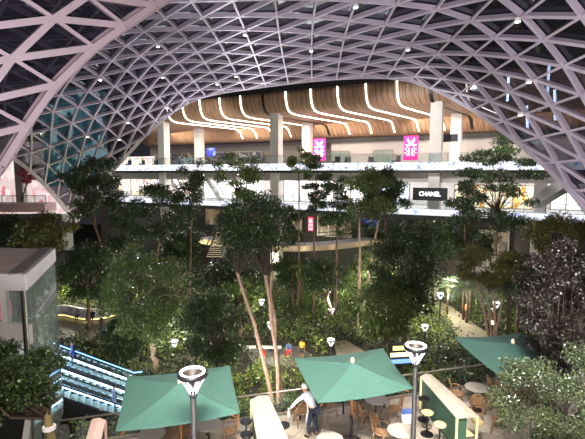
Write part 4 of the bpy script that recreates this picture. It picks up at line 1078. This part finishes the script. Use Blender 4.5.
# people on the escalators
def on_esc(k, s): return Ea+Pd*(EW/2+EP*k)+Ud*s+Vector((0, 0, s*ESL+.15))
ry = math.atan2(Ud.y, Ud.x)
def esc_person(px, k, py, lb, shirt, tr, up=True, pack=False):
    best = min(np.linspace(0, 12, 240), key=lambda s: abs((lambda q: 292.5+FPX*q.x/((q-Vector((0, 0, CZ))).dot(_f)))(on_esc(k, s))-px))
    t, J = person(lb, on_esc(k, best), ry-math.pi/2+(0 if up else math.pi), STAND, shirt, tr)
    return t
t = esc_person(73, 0, 360, 'person in blue shirt with dark backpack riding the far escalator', mat('shirt_blue', (96, 120, 180), .8), mat('jeans', (66, 92, 190), .8), True)
MB().box((.04, -.20, 1.24), (.30, .2, .44)).build('backpack', M['black'], t, bevel=.05)
esc_person(115, 2, 400, 'person in pale blue clothes near the foot of the escalator', mat('shirt_lblue', (160, 190, 226), .8), mat('trouser_lblue', (150, 176, 214), .8), False)
# bench sitters
dk = mat('clothes_dark', (34, 32, 38), .8)
for px, lb, sh in ((77.5, 'person in grey clothes sitting on the curved bench, left one', mat('clothes_grey', (120, 112, 116), .8)), (92, 'person in black clothes sitting on the curved bench, right one', dk)):
    p = atZ(px, 321.5, 0); i = min(range(30), key=lambda q: abs(bp[q].x-p.x)); q = bp[i]
    person(lb, (q.x, q.y+.15, .0), math.pi, SIT, sh, dk)
p = atZ(289, 356, 0)
person('person in blue shirt and red skirt sitting near the forked tree', p, R(170), SIT, mat('shirt_denim', (84, 108, 160), .8), mat('skirt_red', (206, 40, 56), .8))
MB().box((0, 0, .21), (.45, .42, .42)).build('stool_block', M['slab'], None, loc=(p.x, p.y-.02, 0)); tag(bpy.data.objects['stool_block'], 'grey seat block under the person in the red skirt', 'seat')
p = atZ(302, 359, 0)
t, J = person('person in yellow and orange safety vest standing in the garden', p, R(150), STAND, mat('vest', (240, 170, 40), .7), mat('shorts', (70, 60, 60), .8), sleeves=False, legs=False)
for z in (1.05, 1.25): MB().lathe([(.166, z), (.168, z+.05)], 16, cap=False).build('reflective_band', mat('band_%d' % (z*100), (230, 230, 120), .4), t)
p = atZ(262, 363, 0)
person('person in red top and cream trousers sitting by the flower bed', p, R(200), SIT, mat('shirt_red', (214, 36, 40), .8), mat('trouser_cream', (210, 196, 166), .8))
MB().box((0, 0, .21), (.45, .42, .42)).build('seat_cube', M['slab'], None, loc=(p.x, p.y+.02, 0)); tag(bpy.data.objects['seat_cube'], 'grey seat block under the person in the red top', 'seat')

# ================================================================== TREES AND PLANTING
def quads_obj(name, V, m, parent=None):
    n = len(V)//4; me = bpy.data.meshes.new(name)
    me.vertices.add(4*n); me.loops.add(4*n); me.polygons.add(n)
    me.vertices.foreach_set('co', np.asarray(V, dtype=np.float32).ravel())
    me.loops.foreach_set('vertex_index', np.arange(4*n, dtype=np.int32))
    me.polygons.foreach_set('loop_start', np.arange(0, 4*n, 4, dtype=np.int32))
    me.polygons.foreach_set('loop_total', np.full(n, 4, dtype=np.int32))
    me.update(); me.validate(); me.materials.append(m)
    o = bpy.data.objects.new(name, me); COL.objects.link(o)
    if parent: o.parent = parent
    return o
def leaf_quads(rng, C, L_, asp=.42, droop=.0, out=None):
    n = len(C); d = rng.normal(size=(n, 3))
    if out is not None: d = d*.8+out
    d[:, 2] -= droop; d /= np.linalg.norm(d, axis=1)[:, None]
    s = np.cross(d, rng.normal(size=(n, 3))); s /= np.linalg.norm(s, axis=1)[:, None]+1e-9
    nn = np.cross(d, s); l = (L_*rng.uniform(.65, 1.25, n))[:, None]; w = l*asp*.5
    V = np.empty((n, 4, 3)); V[:, 0] = C; V[:, 1] = C+d*l*.5+s*w+nn*l*.05; V[:, 2] = C+d*l-nn*l*.04; V[:, 3] = C+d*l*.5-s*w+nn*l*.05
    return V.reshape(-1, 3)
def blob_points(rng, blobs, n):
    B = np.array(blobs); vol = B[:, 3]*B[:, 4]+B[:, 3]*B[:, 5]+B[:, 4]*B[:, 5]; w = vol/vol.sum()
    k = rng.choice(len(B), n, p=w); d = rng.normal(size=(n, 3)); d /= np.linalg.norm(d, axis=1)[:, None]
    r = rng.uniform(.1, 1, n)**.7
    return B[k, :3]+d*r[:, None]*B[k, 3:6], d
def tree(label, px, box, Y, leaf='dark', n=2600, ls=.30, tr=.16, stems=1, bark='bark', seed=1, blobs=16, flat=.75, z0=0.0, lean=0.0, fill=.95, droop=.25, name='tree', brk=None, cat='tree', rb=.36, fork=.5, asp=.45, bend=1.3):
    rng = np.random.default_rng(seed); x0, x1, y0, y1 = box; n = int(n*DENS); ls = ls*.82; rb = rb*.80; blobs = int(blobs*1.6)
    c = atY((x0+x1)/2, (y0+y1)/2, Y); rx = (x1-x0)/2/FPX*Y; rzv = (y1-y0)/2/FPX*Y; b0 = atY(px, 300, Y); bx = b0.x
    t = thing(name, label, cat, (bx, Y, z0))
    cc = np.array([c.x-bx, 0, c.z-z0]); bl = []
    tries = 0
    while len(bl) < blobs and tries < 4000:
        tries += 1
        d = rng.normal(size=3); d /= np.linalg.norm(d); r = rng.uniform(.25, 1)**.5
        s = rng.uniform(.75, 1.25)*rb
        bz = min(rx*s*flat, rzv*.6)
        p = d*r*np.array([rx*(1-s*.7), rx*.85*(1-s*.7), rzv-bz*.7])
        bl.append((*(cc+p), rx*s, rx*s, bz))
    P, D = blob_points(rng, bl, n)
    quads_obj('foliage', leaf_quads(rng, P, ls, asp, droop, D*.6), L[leaf], t)
    tm = MB(); br_ = MB(); top = cc+np.array([0, 0, rzv*.25]); H = cc[2]-rzv*fork
    for s in range(stems):
        a = 2*math.pi*s/max(stems, 1)+seed; sp = .0 if stems == 1 else tr*1.3
        pts = []; m_ = 7; ex = np.array([math.cos(a), math.sin(a)*.5])*(rx*.35 if stems > 1 else rx*.1)
        for i in range(m_+1):
            f = i/m_; z = f*H; q = np.array([sp*math.cos(a), sp*math.sin(a), 0])+np.array([cc[0]*f**bend+ex[0]*f**1.5+lean*math.sin(f*3)*.3, ex[1]*f**1.5, z])
            q[:2] += rng.normal(size=2)*tr*.35*(0 < i)
            pts.append(q)
        tm.tube([tuple(q) for q in pts], [tr*(1.25 if i == 0 else 1)*(1-.45*i/m_) for i in range(m_+1)], 8)
        tip = pts[-1]; mine = [b for k, b in enumerate(bl) if k % stems == s]
        for b in mine:
            e = cc+(np.array(b[:3])-cc)*.8; hd = math.hypot(e[0]-tip[0], e[1]-tip[1]); zz = min(tip[2], e[2]-hd*.55)
            ki = min(range(3, len(pts)), key=lambda q: abs(pts[q][2]-zz)); tip_, tip = tip, pts[ki]
            mid = tip*.5+e*.5+np.array([0, 0, -abs(e[2]-tip[2])*.12])+rng.normal(size=3)*tr
            br_.tube([tuple(tip-np.array([0, 0, .1])), tuple(mid), tuple(e)], [tr*.30, tr*.18, tr*.06], 6); tip = tip_
    tm.build('trunk', M[bark], t, True); br_.build('branches', M[brk or 'bark_dark'], t, True)
    return t
DENS = 3.0
T = tree
# tall backdrop trees in front of the terminal
T('dark broad tree before the teal left leg of the roof, bare reddish trunk', 100, (56, 134, 152, 226), 45, 'dark', 3200, .36, .26, seed=11, blobs=20, flat=.55, rb=.30)
T('dark tree with layered crown beneath the far left column', 150, (122, 192, 182, 246), 44, 'dark', 2600, .34, .2, seed=12, flat=.5)
T('slim dark tree in front of the left white escalator', 190, (170, 210, 154, 224), 46, 'dark', 1300, .34, .13, seed=13, blobs=12, rb=.42)
T('loose airy tree before the dazzling shopfront left of centre column', 236, (206, 266, 148, 204), 48, 'mid', 1500, .36, .12, seed=14, blobs=15, flat=.5, rb=.30)
T('thin young tree right of the centre column with small crown', 298.5, (283, 318, 146, 180), 46, 'mid', 700, .32, .09, seed=15, blobs=9, flat=.5, bark='bark', rb=.36)
T('thin dark tree under the rear pink banner', 314, (300, 332, 150, 220), 45, 'dark', 1100, .34, .13, seed=16, blobs=12, flat=.5, rb=.36)
T('rounded dark tree above the middle of the walkway', 335, (312, 364, 172, 238), 43, 'dark', 1800, .34, .16, seed=17, flat=.6)
T('dark spreading tree with two pale slim trunks right of centre', 360, (338, 402, 164, 222), 40, 'mid', 2200, .32, .15, 2, 'bark_pale', seed=18, fork=.9)
T('big dense dark tree left of the lettered sign', 405, (360, 452, 203, 328), 37, 'dark', 5600, .32, .26, seed=19, blobs=30, rb=.30)
T('tall layered tree before the golden shopfront', 493, (446, 552, 130, 238), 42, 'dark', 3600, .34, .15, seed=20, blobs=26, flat=.30, rb=.27, fill=1.0)
T('dark tree in the gap left of the tall layered tree', 464, (446, 488, 164, 232), 45, 'dark', 1600, .34, .14, seed=21, blobs=12, flat=.5)
T('olive tree below the right leg of the roof', 556, (520, 590, 208, 262), 33, 'olive', 2200, .30, .14, seed=22, blobs=16)
T('pale green feathery tree with several pinkish stems right of the path', 497, (452, 528, 236, 292), 34, 'olive', 3600, .26, .12, 4, 'bark_pale', seed=23, blobs=18, flat=.4, droop=.6)
T('upright dark tree just left of the lettered sign, above the big dense one', 388, (360, 412, 166, 222), 41, 'dark', 2400, .33, .16, seed=86, blobs=16)
# mid garden
T('forked pale-trunked tree with dense round crown in the garden centre', 281, (209, 307, 184, 262), 24, 'dark', 6500, .18, .15, 3, 'bark_pale', seed=24, blobs=36, rb=.28, fork=1.3)
T('broad olive tree with pale twisted trunk behind the left umbrella', 153, (92, 198, 236, 345), 33, 'mid', 5600, .27, .22, 1, 'bark_pale', seed=25, blobs=26, rb=.30, fork=.9)
T('drooping dark tree in the middle left of the garden', 216, (178, 254, 284, 372), 30, 'dark', 4600, .26, .2, seed=26, blobs=22, droop=.9)
T('small dark round tree at the end of the curved bench', 128, (98, 150, 306, 372), 34, 'dark', 2400, .28, .16, seed=27, blobs=14)
T('dark tree under the stair and walkway', 214, (186, 262, 250, 302), 40, 'dark', 3000, .3, .2, seed=28, blobs=18)
T('olive tree behind the pavilion roof', 40, (8, 82, 206, 262), 38, 'olive', 3000, .3, .2, seed=29, blobs=18, flat=.5)
T('dark tree right of the pavilion, over the curved bench', 86, (58, 120, 232, 308), 42, 'dark', 3400, .32, .22, seed=30, blobs=20)
T('dark tree below the walkway with brown trunk', 331, (296, 352, 254, 302), 44, 'dark', 2200, .32, .24, seed=31, blobs=14)
T('shaded tree behind the two garden lamps', 318, (288, 332, 288, 330), 46, 'mid', 1800, .32, .18, seed=32, blobs=12)
T('leafy green tree left of the sandy path', 388, (344, 432, 278, 346), 35, 'mid', 4600, .27, .16, seed=33, blobs=24)
T('dark tree far right under the olive crown', 566, (528, 600, 244, 330), 26, 'plum', 3000, .24, .16, seed=34, blobs=18)
T('small tree with thin brown trunk left of path bend', 425, (404, 436, 268, 294), 47, 'mid', 900, .3, .13, seed=35, blobs=9)
T('dark tree behind the pale feathery tree', 470, (440, 500, 222, 262), 46, 'dark', 2000, .34, .2, seed=36, blobs=14)
T('dark tree between stair and centre tree', 250, (226, 276, 240, 290), 47, 'dark', 2000, .34, .2, seed=37, blobs=14)
T('dark tree half behind the broad olive tree', 172, (148, 206, 232, 282), 48, 'dark', 2400, .34, .2, seed=38, blobs=14)
T('dark tree at the far left edge above the pavilion', 4, (-24, 34, 214, 250), 46, 'dark', 1800, .34, .2, seed=39, blobs=12)
T('dark tree below the middle concourse left of the stair', 176, (150, 206, 212, 262), 50, 'dark', 2400, .34, .2, seed=61, blobs=16)
T('dark tree below the lettered sign', 432, (404, 470, 214, 264), 48, 'dark', 2600, .34, .2, seed=62, blobs=18)
T('dark tree behind the walkway at centre right', 378, (350, 404, 212, 250), 54, 'dark', 2200, .36, .2, seed=63, blobs=16)
T('dark tree under walkway between two pale trunks', 372, (344, 402, 248, 292), 45, 'mid', 2200, .32, .2, seed=64, blobs=16)
T('dark tree at the back right below the olive crown', 520, (490, 552, 246, 300), 38, 'dark', 2600, .32, .2, seed=65, blobs=18)
T('mid-green tree left of the centre tree trunk fork', 240, (214, 268, 268, 318), 37, 'mid', 2200, .3, .18, seed=66, blobs=16)
T('dark tree above the curved bench, right end', 118, (92, 146, 258, 312), 46, 'dark', 2600, .34, .2, seed=67, blobs=16)
T('dark tree behind the far garden lamps at centre', 292, (268, 318, 252, 296), 49, 'dark', 2200, .34, .2, seed=68, blobs=16)
T('leafy mid-green tree right of the pair of garden lamps', 356, (334, 378, 292, 336), 41, 'mid', 2200, .3, .16, seed=69, blobs=14)
T('dark tree behind the plum tree', 548, (516, 590, 256, 320), 30, 'dark', 2800, .28, .18, seed=70, blobs=18)
T('slim dark tree left of the small red-pink banner', 290, (276, 308, 200, 246), 50, 'dark', 1300, .34, .12, seed=81, blobs=12)
T('dark tree directly under the right column', 446, (424, 476, 210, 252), 52, 'dark', 1800, .34, .16, seed=82, blobs=14)
T('dark tree right of the stair top', 232, (218, 262, 206, 244), 53, 'dark', 1500, .34, .16, seed=83, blobs=12)
T('dark tree at the left below the teal roof leg', 122, (98, 150, 208, 256), 48, 'dark', 1900, .34, .18, seed=84, blobs=14)
# near trees that frame the terrace
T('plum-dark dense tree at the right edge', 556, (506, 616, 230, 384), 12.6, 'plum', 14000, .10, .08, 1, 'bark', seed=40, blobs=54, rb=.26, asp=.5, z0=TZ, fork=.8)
T('glossy green near tree at the lower right corner', 578, (486, 640, 338, 470), 10.8, 'pale', 9000, .085, .09, 1, 'bark', seed=41, blobs=34, rb=.25, z0=TZ, asp=.5, fork=.3)
tl = T('near dark tree at the lower left corner with banded trunk', 47.5, (-50, 68, 322, 428), 11.0, 'dark', 6500, .12, .17, 1, 'bark_olive', seed=42, blobs=30, rb=.25, asp=.5, fork=-.3, bend=12)
zb_ = atY(48, 427.5, 11.0).z
MB().lathe([(.165, zb_-.045), (.165, zb_+.045)], 14, (-.165, .0, 0)).build('white_band', M['white'], tl)

# palms and tree ferns with arching fronds
def palm(label, px, py_top, Y, n, fl_, leafm, h=None, seed=0, trunk=True, z0=0.0, name='palm', cat='palm', lw=.055):
    rng = np.random.default_rng(seed); p = atY(px, py_top, Y); h = p.z-z0 if h is None else h
    t = thing(name, label, cat, (p.x, Y, z0)); V = []; stem = MB()
    for k in range(n):
        a = 2*math.pi*k/n+rng.uniform(-.2, .2); el = rng.uniform(.35, 1.15); ln = fl_*rng.uniform(.8, 1.15); pts = []
        for i in range(10):
            f = i/9; r = ln*f*math.cos(el*(1-f*.3)); z = h+ln*(math.sin(el)*f-.95*f*f*.8); pts.append(np.array([r*math.cos(a), r*math.sin(a), max(z, .05)]))
        stem.tube([tuple(q) for q in pts], [.022*(1-.8*i/9) for i in range(10)], 4)
        sd = np.array([-math.sin(a), math.cos(a), 0])
        for i in range(1, 40):
            f = i/40*9; j = min(int(f), 8); q = pts[j]+(pts[j+1]-pts[j])*(f-j); tg = pts[j+1]-pts[j]; tg /= np.linalg.norm(tg)
            le = fl_*.26*math.sin(math.pi*min(1, .12+.86*i/40))
            for sg in (-1, 1):
                d = sd*sg*.85+tg*.5+np.array([0, 0, -.35]); d /= np.linalg.norm(d); w = tg*lw*.5
                V += [q-w, q+d*le*.5-w, q+d*le, q+d*le*.5+w]
    quads_obj('fronds', np.array(V), leafm, t); stem.build('frond_stalks', leafm, t)
    if trunk and h > .5: MB().tube([(0, 0, 0), (.05, 0, h*.5), (0, 0, h)], [.16, .12, .10], 8).build('trunk', M['bark'], t, True)
    return t
palm('grey-green tree fern arching behind the orange bin', 468, 290, 44, 18, 5.0, L['grey'], seed=1)
palm('grey-green tree fern beside the pale feathery tree stems', 509, 292, 33, 16, 3.6, L['grey'], seed=2)
palm('pale fan of fronds above the sandy path bend', 448, 282, 47, 16, 4.4, L['grey'], seed=3)
palm('small palm left of the drooping dark tree', 196, 338, 34, 12, 1.6, L['grey'], seed=4)
palm('bright small palm below the walkway at centre', 300, 268, 48, 14, 2.0, L['bright'], seed=5)
palm('palm behind the walkway stair at left', 178, 252, 50, 14, 2.0, L['mid'], seed=6)
palm('fern clump right of the forked tree base', 305, 380, 24.5, 14, 1.1, L['bright'], h=.9, seed=7, trunk=False, name='fern', cat='fern')
# small pink flowering tree in the left gallery
T('small pink blossom tree in the bright gallery at far left', 28, (17, 40, 162, 184), 66, 'pink', 700, .5, .14, z0=CZ-4.4, seed=50, blobs=9)

# understorey: what nobody could count
def inpoly(x, y, P):
    c = False; n = len(P)
    for i in range(n):
        a, b = P[i], P[i-1]
        if (a.y > y) != (b.y > y) and x < (b.x-a.x)*(y-a.y)/(b.y-a.y)+a.x: c = not c
    return c
polys = [[atZ(x, y, 0) for x, y in q] for q in (
    [(-30, 311), (122, 309), (124, 337), (60, 340), (-30, 350)],
    [(431, 300), (439, 299), (453, 306), (472, 320), (494, 335), (514, 349), (482, 364), (458, 339), (442, 319)],
    [(333, 340), (347, 339), (367, 352), (382, 373), (339, 373)], [(243, 349), (301, 345), (318, 358), (303, 369), (254, 365)])]
rng = np.random.default_rng(77)
groups = {'mid': [], 'dark': [], 'bright': [], 'grey': []}
cnt = 0
while cnt < 2400:
    Y = 15+50*rng.uniform()**.8; X = rng.uniform(-.74, .74)*Y
    if any(inpoly(X, Y, P) for P in polys): continue
    if (Vector((X, Y, 0))-RA).dot(RNn) < 1.2: continue
    q = Vector((X, Y, 0))-Ea; su, sp_ = q.dot(Ud), q.dot(Pd)
    if -2.5 < su < 15 and -.8 < sp_ < 7: continue
    if X < -9 and Y < 25: continue
    if (Vector((X, Y, CZ))-FO).dot(FN) > 5: continue
    cnt += 1
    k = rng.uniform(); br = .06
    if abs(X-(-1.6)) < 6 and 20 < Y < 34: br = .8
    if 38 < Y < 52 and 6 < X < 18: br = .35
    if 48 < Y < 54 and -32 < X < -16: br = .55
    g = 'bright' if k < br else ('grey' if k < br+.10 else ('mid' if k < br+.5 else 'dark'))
    r = rng.uniform(.5, 1.15)*(1.1 if Y > 30 else .75); hh = rng.uniform(.6, 1.7)*(1.35 if Y > 34 else .75)
    n = int(46*(1.0 if Y > 28 else 1.7)); ls = .26 if Y > 30 else .17
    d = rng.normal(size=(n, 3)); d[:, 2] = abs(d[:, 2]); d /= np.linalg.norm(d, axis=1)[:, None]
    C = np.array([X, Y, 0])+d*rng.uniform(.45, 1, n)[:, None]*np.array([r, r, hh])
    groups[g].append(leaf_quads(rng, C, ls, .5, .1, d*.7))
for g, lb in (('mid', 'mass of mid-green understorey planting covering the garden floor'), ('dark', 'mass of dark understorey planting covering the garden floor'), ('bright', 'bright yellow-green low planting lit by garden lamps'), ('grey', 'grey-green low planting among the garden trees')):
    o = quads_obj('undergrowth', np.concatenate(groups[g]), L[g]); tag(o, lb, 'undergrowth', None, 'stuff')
# hedge against the terrace edge
V = []
for k in range(160):
    s = rng.uniform(0, 22); c = rl(s, rng.uniform(.6, 1.3), 0); n = 40
    d = rng.normal(size=(n, 3)); d /= np.linalg.norm(d, axis=1)[:, None]
    V.append(leaf_quads(rng, np.array([c.x, c.y, TZ-.1])+d*np.array([.42, .42, .5]), .12, .5, 0, d*.7))
o = quads_obj('hedge', np.concatenate(V), L['mid']); tag(o, 'low leafy hedge just beyond the terrace railing', 'hedge', None, 'stuff')
k = MB(); k.beam(rl(RS0, .95, -.5), rl(RS1, .95, -.5), 1.2, .6); struct(k.build('planter_ledge', M['soil']))

point_light('garden_fill', (-2.2, 21.8, 4.5), 420, (1, .95, .85), .15)  # added light to brighten the forked tree's pale trunk
point_light('garden_fill', (-11.4, 30.5, 2.2), 160, (1, .95, .85), .15)
# added point lights hung among the planting to make it glow
for px, py, h, pw_, cl in ((80, 300, 3.0, 220, (1, 1, .7)), (110, 302, 3, 160, (1, 1, .7)), (265, 285, 4, 160, (.95, 1, .75)), (340, 300, 3.5, 260, (.95, 1, .7)), (300, 262, 4, 200, (.95, 1, .75)),
        (380, 262, 4, 180, (1, .95, .7)), (165, 345, 3, 200, (1, 1, .8)), (385, 330, 4.5, 260, (1, 1, .85)), (450, 318, 3.5, 240, (1, 1, .8)), (480, 300, 4, 200, (1, .95, .8)), (195, 300, 5, 120, (1, 1, .7)),
        (275, 372, 4, 200, (1, 1, .72)), (20, 262, 5, 120, (1, 1, .8)), (100, 258, 5, 120, (.8, 1, .95)), (560, 262, 6, 150, (1, 1, .7))):
    p = atZ(px, py, 0); point_light('garden_fill', (p.x, p.y, h), pw_*5.5, cl, .15)
